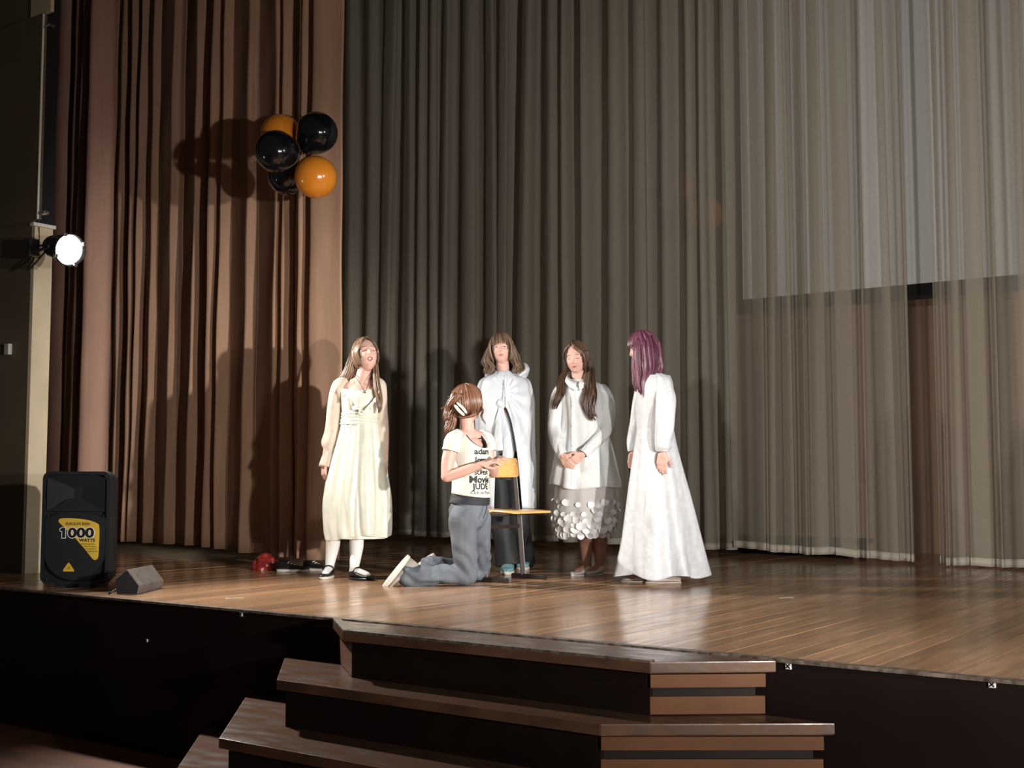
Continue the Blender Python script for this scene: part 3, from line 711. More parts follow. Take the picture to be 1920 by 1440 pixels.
def slab(nm, uax, vax, wax, c, lu, lv, th, curve_u, m, parent, n=12, rnd=0.05):
    """rounded plywood sheet, curved along u"""
    bm = bmesh.new(); pts = []
    for cx, cy, st in ((lu / 2 - rnd, lv / 2 - rnd, 0), (-lu / 2 + rnd, lv / 2 - rnd, 90), (-lu / 2 + rnd, -lv / 2 + rnd, 180), (lu / 2 - rnd, -lv / 2 + rnd, 270)):
        for k in range(6): an = R(st + 18 * k); pts.append((cx + rnd * math.cos(an), cy + rnd * math.sin(an)))
    res = []
    for i in range(len(pts)):
        a = pts[i]; b = pts[(i + 1) % len(pts)]; L = math.hypot(b[0] - a[0], b[1] - a[1]); q_ = max(1, int(L / 0.03))
        for k in range(q_): res.append((a[0] + (b[0] - a[0]) * k / q_, a[1] + (b[1] - a[1]) * k / q_))
    f = lambda x, y, z: c + uax * x + vax * y + wax * (z + curve_u(x / lu * 2, y / lv * 2))
    rings = []
    for z, s in ((-th / 2, 1), (th / 2, 1)):
        for sc2 in (1.0, 0.66, 0.33): rings.append([bm.verts.new(f(x * sc2, y * sc2, z)) for x, y in res])
    k = len(res); lo, hi = rings[:3], rings[3:]
    for i in range(k):
        j = (i + 1) % k
        bm.faces.new((lo[0][i], lo[0][j], hi[0][j], hi[0][i]))
        for q_ in range(2):
            bm.faces.new((hi[q_][i], hi[q_][j], hi[q_ + 1][j], hi[q_ + 1][i])); bm.faces.new((lo[q_][j], lo[q_][i], lo[q_ + 1][i], lo[q_ + 1][j]))
    bm.faces.new(hi[2]); bm.faces.new(lo[2][::-1])
    return from_bm(nm, bm, m, parent, True)
SU = FW; SVv = LT; UZ = Vector((0, 0, 1))
slab('seat', SU, SVv, UZ, SC + Vector((0, 0, 0.019)), 0.39, 0.40, 0.012, lambda a, b: 0.012 * (a * a - 0.4) * (1 if a < 0 else -0.8), M_ply, ch)
bc = CL(963, 877) + BK * 0.5 + FW * 0.012
BU = (Vector((0, 0, 1)) - FW * 0.12).normalized()
back = slab('backrest', SVv, BU, SVv.cross(BU).normalized(), bc, 0.40, 0.128, 0.012, lambda a, b: 0.02 * (1 - a * a) - 0.01, M_ply, ch, rnd=0.02)
for dz in (0.028, -0.028):
    for o_ in (Vector((0, 0, 0)), BK):
        r_ = lathe('rivet', [(0.001, -0.010), (0.006, -0.009), (0.006, 0.009), (0.001, 0.010)], M_steel, ch, 10, FW.to_track_quat('Z', 'Y').to_matrix().to_4x4()); r_.location = CL(963, 877) + o_ + FW * 0.016 + Vector((0, 0, dz))
# ------------------------------------------------------------------ people: shared builders
M_skin = mat('pale_skin', (0.66, 0.40, 0.33), 0.5, var=0.05, scale=30, spec=0.35)
M_skin_leg = mat('tanned_skin', (0.42, 0.225, 0.165), 0.5, var=0.06, scale=20, spec=0.35)
M_lip = mat('lip_pink', (0.46, 0.19, 0.175), 0.4, var=0.08, scale=60)
M_lash = mat('lash_brown', (0.035, 0.02, 0.015), 0.6, var=0.1)
M_brow = mat('brow_brown', (0.13, 0.075, 0.045), 0.7, var=0.1)
M_eyew = mat('eye_white', (0.7, 0.68, 0.66), 0.25, var=0.03)
M_iris = mat('iris_brown', (0.03, 0.02, 0.015), 0.15, var=0.1)
M_mouth = mat('mouth_dark', (0.14, 0.02, 0.025), 0.5, var=0.1)
M_nail = mat('nail_pink', (0.70, 0.42, 0.38), 0.3, var=0.03)

def interp_rows(rows, n):
    rows = np.array(rows, float); k = len(rows); s = np.linspace(0, k - 1, n)
    Q = np.vstack([2 * rows[0] - rows[1], rows, 2 * rows[-1] - rows[-2]]); out = []
    for v in s:
        i = min(int(v), k - 2); t = v - i; a, b, c, d = Q[i:i + 4]
        out.append(0.5 * ((2 * b) + (c - a) * t + (2 * a - 5 * b + 4 * c - d) * t * t + (3 * b - a - 3 * c + d) * t ** 3))
    return np.array(out)

class Body:
    def __init__(s): s.V = []; s.F = []; s.n = 0
    def add(s, V, Fc):
        s.V.append(np.array(V, float)); s.F += [tuple(i + s.n for i in f) for f in Fc]; s.n += len(V)
    def cap(s, p0, r0, p1, r1, n=14, flat=1.0, side=None):
        p0 = np.array(p0, float); p1 = np.array(p1, float); d = p1 - p0; L = np.linalg.norm(d) + 1e-9; d = d / L
        ref = np.array(side, float) if side is not None else (np.array([0, 0, 1.0]) if abs(d[2]) < 0.9 else np.array([1.0, 0, 0]))
        a = ref - d * ref.dot(d); a /= np.linalg.norm(a); b = np.cross(d, a)
        prof = []
        for k in range(5): an = math.pi / 2 * k / 4; prof.append((-r0 * math.cos(an), max(1e-4, r0 * math.sin(an))))
        for k in range(5): an = math.pi / 2 * k / 4; prof.append((L + r1 * math.sin(an), max(1e-4, r1 * math.cos(an))))
        V = []; th = np.linspace(0, 2 * math.pi, n, endpoint=False)
        for z, r in prof: V.append(p0 + d * z + r * (np.cos(th)[:, None] * a + flat * np.sin(th)[:, None] * b))
        V = np.vstack(V); m = len(prof)
        Fc = [(i * n + j, i * n + (j + 1) % n, (i + 1) * n + (j + 1) % n, (i + 1) * n + j) for i in range(m - 1) for j in range(n)]
        Fc.append(tuple(range(n))[::-1]); Fc.append(tuple((m - 1) * n + j for j in range(n)))
        s.add(V, Fc)
    def chain(s, pts, rad, n=14, flat=1.0):
        P = spline(pts, 4 * (len(pts) - 1) + 1); rr = np.interp(np.linspace(0, len(rad) - 1, len(P)), range(len(rad)), rad)
        for i in range(len(P) - 1): s.cap(P[i], rr[i], P[i + 1], rr[i + 1], n)
    def ell(s, c, r, M=None, n=20):
        V = []; c = Vector(c)
        for i in range(n + 1):
            a = math.pi * i / n
            for j in range(2 * n):
                b = math.pi * j / n; p = Vector((r[0] * math.sin(a) * math.cos(b), r[1] * math.sin(a) * math.sin(b), r[2] * math.cos(a)))
                V.append(c + ((M @ p) if M is not None else p))
        m = 2 * n; Fc = [(i * m + j, (i + 1) * m + j, (i + 1) * m + (j + 1) % m, i * m + (j + 1) % m) for i in range(n) for j in range(m)]
        s.add(V, Fc)
    def build(s, name, root, mats, voxel=0.0045, smooth=4, fm=None, disp=None):
        me = bpy.data.meshes.new(name); me.from_pydata(np.vstack(s.V).tolist(), [], s.F); me.update()
        bm = bmesh.new(); bm.from_mesh(me); bmesh.ops.remove_doubles(bm, verts=bm.verts[:], dist=1e-5); bmesh.ops.recalc_face_normals(bm, faces=bm.faces[:]); bm.to_mesh(me); bm.free()
        o = bpy.data.objects.new('tmp', me); COL.objects.link(o)
        rm = o.modifiers.new('r', 'REMESH'); rm.mode = 'VOXEL'; rm.voxel_size = voxel
        sm = o.modifiers.new('s', 'SMOOTH'); sm.factor = 0.5; sm.iterations = smooth
        dg = bpy.context.evaluated_depsgraph_get(); m2 = bpy.data.meshes.new_from_object(o.evaluated_get(dg)); m2.name = name
        bpy.data.objects.remove(o); bpy.data.meshes.remove(me)
        # keep the outer shell only
        bm = bmesh.new(); bm.from_mesh(m2); bm.verts.ensure_lookup_table(); seen = set(); comps = []
        for v in bm.verts:
            if v.index in seen: continue
            st = [v]; seen.add(v.index); comp = []
            while st:
                x = st.pop(); comp.append(x)
                for e in x.link_edges:
                    y = e.other_vert(x)
                    if y.index not in seen: seen.add(y.index); st.append(y)
            comps.append(comp)
        comps.sort(key=len)
        for c in comps[:-1]: bmesh.ops.delete(bm, geom=c, context='VERTS')
        bm.to_mesh(m2); bm.free()
        if disp is not None:
            co = np.zeros(len(m2.vertices) * 3); no = np.zeros(len(m2.vertices) * 3)
            m2.vertices.foreach_get('co', co); m2.vertices.foreach_get('normal', no); co = co.reshape(-1, 3); no = no.reshape(-1, 3)
            m2.vertices.foreach_set('co', (co + no * disp(co)[:, None]).ravel())
        m2.materials.clear()
        for m in mats: m2.materials.append(m)
        m2.polygons.foreach_set('use_smooth', [True] * len(m2.polygons))
        if fm is not None:
            c = np.zeros(len(m2.polygons) * 3); m2.polygons.foreach_get('center', c); m2.polygons.foreach_set('material_index', fm(c.reshape(-1, 3)).astype(int))
        m2.update()
        return link(name, m2, root)
    def hand(s, w, d, n, side, curl=0.35, size=1.0, spread=0.05, thumb=0.8):
        """wrist, finger direction, palm normal (the way the palm faces), side of the thumb (+1/-1)"""
        w = np.array(w, float); d = np.array(d, float); d /= np.linalg.norm(d); n = np.array(n, float); n = n - d * n.dot(d); n /= np.linalg.norm(n)
        lat = np.cross(d, n) * side; z = size
        s.cap(w - d * 0.02, 0.021 * z, w + d * 0.015 * z, 0.021 * z)
        tips = []
        for i, (ln, rr, kb) in enumerate(((0.062, 0.0078, 0.070), (0.070, 0.0082, 0.073), (0.064, 0.0078, 0.070), (0.050, 0.0068, 0.064))):
            o = (1.5 - i) * 0.0178 * z; k = w + d * kb * z + lat * o
            s.cap(w + lat * o * 0.75 + d * 0.012 * z, 0.0135 * z, k, 0.0105 * z)
            c = curl * (1 + 0.15 * i); dd = d * 1.0 + lat * (1.5 - i) * spread; p = k
            for q, fr_ in enumerate((0.46, 0.30, 0.24)):
                an = c * (q + 0.7); dv = (dd * math.cos(an) + n * math.sin(an)); dv /= np.linalg.norm(dv)
                p2 = p + dv * ln * fr_ * z; s.cap(p, rr * z * (1 - 0.08 * q), p2, rr * z * (0.94 - 0.1 * q), 10); p = p2
            tips.append(p)
        b = w + d * 0.018 * z + lat * 0.018 * z
        t1 = b + (d * 0.55 + lat * thumb + n * 0.35) / np.linalg.norm(d * 0.55 + lat * thumb + n * 0.35) * 0.036 * z
        t2 = t1 + (d * 0.85 + lat * 0.2 + n * 0.45) / np.linalg.norm(d * 0.85 + lat * 0.2 + n * 0.45) * 0.030 * z
        t3 = t2 + (d * 0.9 + n * 0.4) / np.linalg.norm(d * 0.9 + n * 0.4) * 0.022 * z
        s.cap(b, 0.0135 * z, t1, 0.0105 * z); s.cap(t1, 0.010 * z, t2, 0.009 * z); s.cap(t2, 0.009 * z, t3, 0.0075 * z)

def gs(x, z, cx, cz, sx, sz): return np.exp(-((x - cx) / sx) ** 2 - ((z - cz) / sz) ** 2)
def head_geo(mouth_open=0.0, smile=0.0):
    nt, npz = 110, 110; V = []
    for i in range(npz + 1):
        a = math.pi * i / npz; nz_ = math.cos(a); sr = math.sin(a)
        b = np.linspace(0, 2 * math.pi, nt, endpoint=False)
        x = sr * np.sin(b); y = -sr * np.cos(b); z = np.full(nt, nz_)          # b = 0 is the face
        X = 0.0765 * x; Z = 0.112 * z; Y = np.where(y < 0, 0.083, 0.098) * y
        t = np.clip(-z, 0, 1)
        X = X * (1 - 0.26 * t ** 1.6) * (1 + 0.04 * np.clip(z, 0, 1) * (1 - z))
        Y = np.where(y > 0, Y * (1 - 0.42 * t ** 1.1), Y * (1 - 0.06 * t))
        fr_ = np.clip(-y, 0, 1) ** 0.8
        ax = np.abs(X)
        dy = 0.0055 * gs(X, Z, 0, 0.0, 0.010, 0.022) + 0.017 * gs(X, Z, 0, -0.020, 0.0095, 0.0135) + 0.006 * gs(ax, Z, 0.0105, -0.027, 0.007, 0.007)
        dy += 0.004 * gs(ax, Z, 0.026, 0.026, 0.024, 0.009)
        dy -= 0.0095 * gs(ax, Z, 0.030, 0.007, 0.0145, 0.0105)
        dy += 0.0040 * gs(ax, Z, 0.030, 0.004, 0.010, 0.0065)
        dy += (0.005 + 0.004 * smile) * gs(ax, Z, 0.037, -0.028, 0.018, 0.018)
        dy += 0.0075 * gs(X, Z, 0, -0.055, 0.020, 0.0105) - 0.003 * gs(X, Z, 0, -0.0545, 0.018, 0.0028) - 0.004 * gs(X, Z, 0, -0.071, 0.018, 0.006)
        dy += 0.008 * gs(X, Z, 0, -0.090, 0.018, 0.014)
        dy -= mouth_open * 0.022 * gs(X, Z, 0, -0.056, 0.014, 0.009)
        Y = Y - dy * fr_
        V.append(np.stack([X, Y, Z], 1))
    V = np.vstack(V)
    Fc = [(i * nt + j, (i + 1) * nt + j, (i + 1) * nt + (j + 1) % nt, i * nt + (j + 1) % nt) for i in range(npz) for j in range(nt)]
    return V, Fc
def add_ears(B, M):
    for s in (-1, 1):
        for a in range(9):
            an = R(-70 + a * 32); p = Vector((s * (0.073 + 0.006 * math.cos(an * 0.5)), 0.008 + 0.016 * math.cos(an), 0.002 + 0.028 * math.sin(an)))
            an2 = R(-70 + (a + 1) * 32); p2 = Vector((s * (0.073 + 0.006 * math.cos(an2 * 0.5)), 0.008 + 0.016 * math.cos(an2), 0.002 + 0.028 * math.sin(an2)))
            B.cap(M @ p, 0.0055, M @ p2, 0.0055, 8)
        B.ell(M @ Vector((s * 0.072, 0.008, 0.0)), (0.006, 0.014, 0.024), M.to_3x3())
def rot(yaw=0, pitch=0, roll=0): return Matrix.Rotation(R(yaw), 4, 'Z') @ Matrix.Rotation(R(-pitch), 4, 'X') @ Matrix.Rotation(R(roll), 4, 'Y')

def face_parts(root, M, bvh, eyes='closed', mouth='closed', smile=0.0, browm=None):
    def hit(x, z, off):
        h = bvh.ray_cast(Vector((x, -1, z)), Vector((0, 1, 0)))
        return (h[0] + Vector((0, -1, 0)) * off) if h[0] is not None else Vector((x, -0.08, z))
    def patch(nm, outline, cx, cz, m, off, bulge=0.0, rings=4):
        V = []; n = len(outline); Fc = []
        for r in range(rings + 1):
            f = 1 - r / rings * 0.999
            for x, z in outline: V.append(M @ hit(cx + (x - cx) * f, cz + (z - cz) * f, off * (1 if r else 0.0) + bulge * (1 - f * f)))
        for r in range(rings):
            for j in range(n): Fc.append((r * n + j, r * n + (j + 1) % n, (r + 1) * n + (j + 1) % n, (r + 1) * n + j))
        return mk(nm, V, Fc, m, root)
    def line(nm, pts, r, m, off=0.001):
        P = [hit(x, z, off) for x, z in pts]; P = spline(P, 14); rr = r * np.sin(np.linspace(0.25, math.pi - 0.25, 14)); return tube(nm, [M @ Vector(p) for p in P], rr, m, root, 6, 0.7)
    for s in (-1, 1):
        cx, cz = s * 0.0305, 0.004
        line('eyebrow', [(s * 0.014, 0.0235), (s * 0.026, 0.0285), (s * 0.038, 0.0275), (s * 0.047, 0.021)], 0.0026, browm or M_brow, 0.0008)
        if eyes == 'closed':
            line('eyelashes', [(cx - 0.014, cz), (cx - 0.006, cz - 0.004), (cx + 0.006, cz - 0.004), (cx + 0.014, cz)], 0.0021, M_lash, 0.0008)
        else:
            op = 0.0052 if eyes == 'open' else 0.0030
            al = [(cx + 0.0135 * math.cos(a), cz + op * math.sin(a) * (1 - 0.25 * math.cos(a) ** 2)) for a in np.linspace(0, 2 * math.pi, 20, endpoint=False)]
            patch('eye', al, cx, cz, M_eyew, 0.0008, 0.0015)
            ir = [(cx + 0.0056 * math.cos(a), cz + min(op, 0.0056) * 0.95 * math.sin(a)) for a in np.linspace(0, 2 * math.pi, 16, endpoint=False)]
            patch('iris', ir, cx, cz, M_iris, 0.0022, 0.0015)
            line('eyelashes', [(cx - 0.0145, cz), (cx - 0.006, cz + op * 0.95), (cx + 0.006, cz + op * 0.95), (cx + 0.0145, cz)], 0.0019, M_lash, 0.0025)
    if mouth == 'open':
        patch('mouth', [(0.0165 * math.cos(a), -0.056 + 0.0095 * math.sin(a)) for a in np.linspace(0, 2 * math.pi, 24, endpoint=False)], 0, -0.056, M_mouth, 0.001)
        patch('teeth', [(0.0115 * math.cos(a), -0.0515 + 0.0030 * math.sin(a)) for a in np.linspace(0, 2 * math.pi, 20, endpoint=False)], 0, -0.0515, M_eyew, 0.0035, 0.001)
        rim = [hit(0.018 * math.cos(a), -0.056 + 0.0115 * math.sin(a), 0.0012) for a in np.linspace(0, 2 * math.pi, 25)]
        tube('lips', [M @ p for p in rim], 0.0023, M_lip, root, 8)
    else:
        w = 0.022 + 0.005 * smile; up = 0.005 * smile
        ul = [(-w, -0.0545 + up), (-0.010, -0.0505), (-0.004, -0.0490), (0, -0.0500), (0.004, -0.0490), (0.010, -0.0505), (w, -0.0545 + up), (0.012, -0.0550), (0, -0.0553), (-0.012, -0.0550)]
        ll = [(-w, -0.0547 + up), (-0.012, -0.0555), (0, -0.0558), (0.012, -0.0555), (w, -0.0547 + up), (0.013, -0.0600), (0, -0.0622), (-0.013, -0.0600)]
        patch('lips', ul, 0, -0.0525, M_lip, 0.0008, 0.0018); patch('lips', ll, 0, -0.058, M_lip, 0.0008, 0.0026)
        line('mouth_line', [(-w - 0.001, -0.0546 + up), (-0.010, -0.0553), (0, -0.0556), (0.010, -0.0553), (w + 0.001, -0.0546 + up)], 0.0011, M_mouth, 0.0022)

# hair: locks collected into one mesh, tinted lock by lock through a face attribute
def hair_mat(name, dark, light, rough=0.36):
    m = bpy.data.materials.new(name); m.use_nodes = True; nt = m.node_tree; N = nt.nodes; b = N['Principled BSDF']
    at = N.new('ShaderNodeAttribute'); at.attribute_name = 'tint'
    mx = N.new('ShaderNodeMix'); mx.data_type = 'RGBA'; mx.inputs[6].default_value = (*dark, 1); mx.inputs[7].default_value = (*light, 1)
    tc = N.new('ShaderNodeTexCoord'); nz = N.new('ShaderNodeTexNoise'); nz.inputs['Scale'].default_value = 60
    nt.links.new(tc.outputs['Object'], nz.inputs['Vector'])
    ad = N.new('ShaderNodeMath'); ad.operation = 'MULTIPLY_ADD'; ad.inputs[1].default_value = 0.5; nt.links.new(nz.outputs['Fac'], ad.inputs[0]); nt.links.new(at.outputs['Fac'], ad.inputs[2])
    sb = N.new('ShaderNodeMath'); sb.operation = 'SUBTRACT'; sb.inputs[1].default_value = 0.25; sb.use_clamp = True; nt.links.new(ad.outputs[0], sb.inputs[0])
    nt.links.new(sb.outputs[0], mx.inputs[0]); nt.links.new(mx.outputs[2], b.inputs['Base Color'])
    b.inputs['Roughness'].default_value = rough; b.inputs['Specular IOR Level'].default_value = 0.55; b.inputs['Anisotropic'].default_value = 0.5
    return m
class Hair:
    def __init__(s, M, seed): s.M = M; s.rg = np.random.RandomState(seed); s.V = []; s.F = []; s.T = []; s.n = 0
    def lock(s, path, r, flat=0.55, tip=0.22, root=0.6, n=5):
        r = r * 0.70
        k = len(path); f = np.linspace(0, 1, k); rr = r * np.minimum(root + (1 - root) * f * 5, 1) * np.minimum(1, tip + (1 - tip) * (1 - f) * 2.6)
        V, Fc = tube_geo(path, rr, n, flat, True, s.n); t = s.rg.uniform(0, 1)
        s.V.append(V); s.F += Fc; s.T += [t] * len(Fc); s.n += len(V)
    def bunch(s, guide, count, spread, r, wave=0.0, wl=7.0, n=20, end=1.0, jit=0.08):
        """locks following a guide spline of local points; spread: widths (x, y) along it"""
        G = spline(guide, n); f = np.linspace(0, 1, n)
        sp = np.array(spread, float); sx = np.interp(f, np.linspace(0, 1, len(sp)), sp[:, 0]); sy = np.interp(f, np.linspace(0, 1, len(sp)), sp[:, 1])
        for _ in range(int(count * 1.8)):
            a = s.rg.uniform(0, 2 * math.pi); q = math.sqrt(s.rg.uniform(0, 1)); ox, oy = q * math.cos(a), q * math.sin(a); ph = s.rg.uniform(-0.9, 0.9)
            L = end * s.rg.uniform(0.86, 1.0); ff = f * L
            P = np.stack([np.interp(ff, f, G[:, c]) for c in range(3)], 1)
            w = wave * np.sin(wl * ff * 2 + ph) * np.clip((ff - 0.25) * 2, 0, 1)
            P[:, 0] += np.interp(ff, f, sx) * ox + w + jit * 0.02 * np.sin(5 * ff + ph * 4); P[:, 1] += np.interp(ff, f, sy) * oy + 0.6 * wave * np.cos(wl * ff * 2 + ph) * np.clip((ff - 0.25) * 2, 0, 1)
            s.lock(P, r * s.rg.uniform(0.7, 1.25))
    def fan(s, count, r, el_end, face=46, face_l=None, face_r=None, fj=1.0, part=0.0, scale=(0.084, 0.104, 0.118), bangs=None, puff=1.0, cz=0.004, cy=0.006):
        """locks combed over the skull from the parting; face: half width in degrees kept free in front"""
        for i in range(int(count * 1.8)):
            az = s.rg.uniform(0, 360); a = (az + 180) % 360 - 180
            e0, e1 = s.rg.uniform(72, 89), el_end + s.rg.uniform(-10, 6); aa0 = a; aa1 = a
            fc_ = (face_r if a > part else face_l) or face
            if abs(a) < fc_ + 12:
                if bangs is not None and abs(a) < bangs[0]: e1 = bangs[1] + s.rg.uniform(-9, 7); aa1 = a * 1.05
                else: aa1 = (1 if a > part else -1) * s.rg.uniform(fc_, fc_ + 26)
            P = []; k = 16; q = s.rg.uniform(0.97, 1.05) * puff
            for j in range(k):
                f = j / (k - 1); el = R(e0 + (e1 - e0) * f); g_ = f * f * (3 - 2 * f); az_ = R(aa0 + (aa1 - aa0) * min(1, g_ * 1.5))
                P.append(s.M @ Vector((q * scale[0] * math.cos(el) * math.sin(az_), cy - q * scale[1] * math.cos(el) * math.cos(az_), cz + q * scale[2] * math.sin(el))))
            s.lock(P, r * s.rg.uniform(0.8, 1.3), 0.5, 0.15)
    def cap(s, face=50, low=-30, hair_line=42, scale=(0.0795, 0.0995, 0.1165), cz=0.003, cy=0.006):
        n, m = 30, 60; idx = {}; V = []; Fc = []
        for i in range(n + 1):
            el = 90 - (90 - low) * i / n
            for j in range(m):
                a = -180 + 360 * j / m
                V.append(s.M @ Vector((scale[0] * math.cos(R(el)) * math.sin(R(a)), cy - scale[1] * math.cos(R(el)) * math.cos(R(a)), cz + scale[2] * math.sin(R(el)))))
        for i in range(n):
            for j in range(m):
                a = -180 + 360 * (j + 0.5) / m; el = 90 - (90 - low) * (i + 0.5) / n
                lim = hair_line + (0 if abs(a) < face * 0.5 else -(abs(a) - face * 0.5) / (face * 0.5) * (hair_line + 40))
                if abs(a) < face and el < lim: continue
                Fc.append((s.n + i * m + j, s.n + (i + 1) * m + j, s.n + (i + 1) * m + (j + 1) % m, s.n + i * m + (j + 1) % m))
        s.V.append(np.array([tuple(v) for v in V])); s.F += Fc; s.T += [0.3] * len(Fc); s.n += len(V)
    def build(s, m, root, label=None):
        o = mk('hair', np.vstack(s.V), s.F, m, root); at = o.data.attributes.new('tint', 'FLOAT', 'FACE'); at.data.foreach_set('value', s.T)
        if label: o['label'] = label
        return o

# cloth
def loft(name, rings, m, root, n=96, rows=60, fold=None, zoff=None, gap=None, thick=0.0, mats=None):
    """rings: (z, cx, cy, rx, ry) from top to bottom; angle 0 faces the viewer (-y), +90 the viewer's right"""
    Rr = interp_rows(rings, rows + 1); V = []; Fc = []; cols = n + (1 if gap else 0)
    for i, (z, cx, cy, rx, ry) in enumerate(Rr):
        f = i / rows
        if gap: g = gap(f); th = np.linspace(g, 2 * math.pi - g, n + 1)
        else: th = np.linspace(0, 2 * math.pi, n, endpoint=False)
        k = 1 + (fold(th, f) if fold else 0)
        x = cx + rx * k * np.sin(th); y = cy - ry * k * np.cos(th); zz = z + (zoff(th, f) if zoff else 0 * th)
        V.append(np.stack([x, y, zz], 1))
    for i in range(rows):
        for j in range(n):
            j2 = j + 1 if gap else (j + 1) % n
            Fc.append((i * cols + j, (i + 1) * cols + j, (i + 1) * cols + j2, i * cols + j2))
    o = mk(name, np.vstack(V), Fc, m, root)
    if thick: md = o.modifiers.new('thickness', 'SOLIDIFY'); md.thickness = thick; md.offset = 0
    return o
def sleeve(name, pts, rad, m, root, n=28, rows=44, wr=0.05, seed=0, flat=1.0, gather=()):
    P = spline(pts, rows); rr = np.interp(np.linspace(0, len(rad) - 1, rows), range(len(rad)), rad)
    Pp, T, A, Bn = frames(P); th = np.linspace(0, 2 * math.pi, n, endpoint=False); rg = np.random.RandomState(seed); p = rg.uniform(0, 6, 6)
    V = []
    for i in range(rows):
        f = i / (rows - 1)
        k = 1 + wr * (0.6 * np.sin(3 * th + 9 * f + p[0]) + 0.5 * np.sin(5 * th - 14 * f + p[1]) + 0.55 * np.sin(26 * f + 2 * np.sin(th + p[2])) * (0.5 + 0.5 * np.sin(th + p[3])))
        for g0, w in gather: k = k + 0.12 * np.exp(-((f - g0) / w) ** 2) * np.sin(11 * th + p[4])
        V.append(Pp[i] + rr[i] * k[:, None] * (np.cos(th)[:, None] * A[i] + flat * np.sin(th)[:, None] * Bn[i]))
    V = np.vstack(V); Fc = [(i * n + j, i * n + (j + 1) % n, (i + 1) * n + (j + 1) % n, (i + 1) * n + j) for i in range(rows - 1) for j in range(n)]
    Fc.append(tuple(range(n))[::-1])
    o = mk(name, V, Fc, m, root); md = o.modifiers.new('thickness', 'SOLIDIFY'); md.thickness = 0.002; md.offset = 0
    return o
def folds(seed, parts):
    """parts: list of (count, amplitude top, amplitude bottom)"""
    rg = np.random.RandomState(seed); pr = [(k, a, b, rg.uniform(0, 6.28), rg.uniform(-0.8, 0.8)) for k, a, b in parts]
    def f_(th, f):
        out = 0 * th
        for k, a, b, p, dr in pr: out = out + (a + (b - a) * f) * np.sin(k * th + p + dr * f + 0.6 * np.sin(2 * th + p) + 0.35 * np.sin(3 * f * 2 + k))
        return out
    return f_
class Person:
    def __init__(s, px, py, label):
        s.f = on_z(px, py); s.root = empty('person', to_world(*s.f), YAW); tag(s.root, label, 'person'); s.k = s.f[1] / F
    def P(s, px, py, dep=0.0):
        x, d, z = at_depth(px, py, s.f[1] + dep); return Vector((x - s.f[0], d - s.f[1], z))
    def G(s, px, py, z=0.0):
        x, d, z = on_z(px, py, z); return Vector((x - s.f[0], d - s.f[1], z))
    def ring(s, py, xl, xr, dep=0.0, ratio=0.7):
        a, b = s.P(xl, py, dep), s.P(xr, py, dep); rx = (b.x - a.x) / 2; return ((a.z + b.z) / 2, (a.x + b.x) / 2, dep, rx, rx * ratio)
    def head(s, B, px, py, dep, yaw, pitch, roll, scale=1.0, **kw):
        c = s.P(px, py, dep); M = Matrix.Translation(c) @ rot(yaw, pitch, roll) @ Matrix.Scale(scale, 4)
        V, Fc = head_geo(**kw); s.bvh = BVHTree.FromPolygons([Vector(v) for v in V], Fc); s.M = M
        B.add([M @ Vector(v) for v in V], Fc); add_ears(B, M); return M
    def torso(s, B, neck, chest, waist, pelvis, sl, sr, w=1.0):
        B.ell(chest, (0.125 * w, 0.085, 0.13)); B.ell(waist, (0.105 * w, 0.078, 0.10)); B.ell(pelvis, (0.135 * w, 0.095, 0.10))
        B.cap(chest, 0.085, waist, 0.08); B.cap(waist, 0.085, pelvis, 0.09)
        up = (Vector(neck) + Vector(chest)) * 0.5
        B.cap(up, 0.06, sl, 0.045); B.cap(up, 0.06, sr, 0.045)
        hb = s.M @ Vector((0, 0.022, -0.055)); B.cap(Vector(neck) - Vector((0, 0, 0.02)), 0.050, hb, 0.046)
        B.cap(neck, 0.046, Vector(sl) * 0.55 + Vector(neck) * 0.45 - Vector((0, 0, 0.01)), 0.04); B.cap(neck, 0.046, Vector(sr) * 0.55 + Vector(neck) * 0.45 - Vector((0, 0, 0.01)), 0.04)
def foot_M(g, ang): return Matrix.Translation(g) @ Matrix.Rotation(R(ang), 4, 'Z')
# ------------------------------------------------------------------ the girl in the cream midi dress, singing
M_cream_d = mat('cream_satin', (0.68, 0.68, 0.59), 0.42, var=0.05, scale=12, sheen=0.1, crumple=0.35, crumple_scale=8)
M_cream_s = sheer_mat('sheer_cream_sleeve', (0.86, 0.78, 0.68), 0.80, 0.35)
M_tights = mat('white_tights', (0.78, 0.76, 0.74), 0.7, var=0.04)
H_light = hair_mat('light_brown_hair', (0.085, 0.048, 0.028), (0.29, 0.185, 0.115))
p = Person(650, 1084, 'person in a cream midi dress and white tights, head thrown back, arms hanging')
B = Body(); M = p.head(B, 686, 666, 0.0, 24, 19, -4, 1.02, mouth_open=1.0)
neck, chest, waist, pel = p.P(676, 716, 0.03), p.P(677, 752, 0.02), p.P(675, 790, 0.02), p.P(670, 855, 0.03)
sl, sr = p.P(643, 725, 0.03), p.P(710, 725, 0.04)
p.torso(B, neck, chest, waist, pel, sl, sr, 0.98)
B.chain([sl, p.P(622, 800, 0.05), p.P(608, 868, 0.0)], [0.042, 0.033, 0.021]); B.chain([sr, p.P(720, 800, 0.07), p.P(722, 868, 0.03)], [0.042, 0.033, 0.021])
B.hand(p.P(608, 870, 0.0), (0.0, -0.10, -1), (0.9, 0.5, 0), -1, 0.62, 0.98); B.hand(p.P(722, 870, 0.03), (0.05, -0.1, -1), (-0.95, 0.2, 0), 1, 0.5, 0.95)
fl, fr2 = p.G(617, 1083), p.G(668, 1087)
al, ar = Vector((fl.x, fl.y + 0.03, 0.085)), Vector((fr2.x - 0.015, fr2.y + 0.02, 0.085))
kl, kr = p.P(629, 978, 0.02), p.P(671, 980, 0.02)
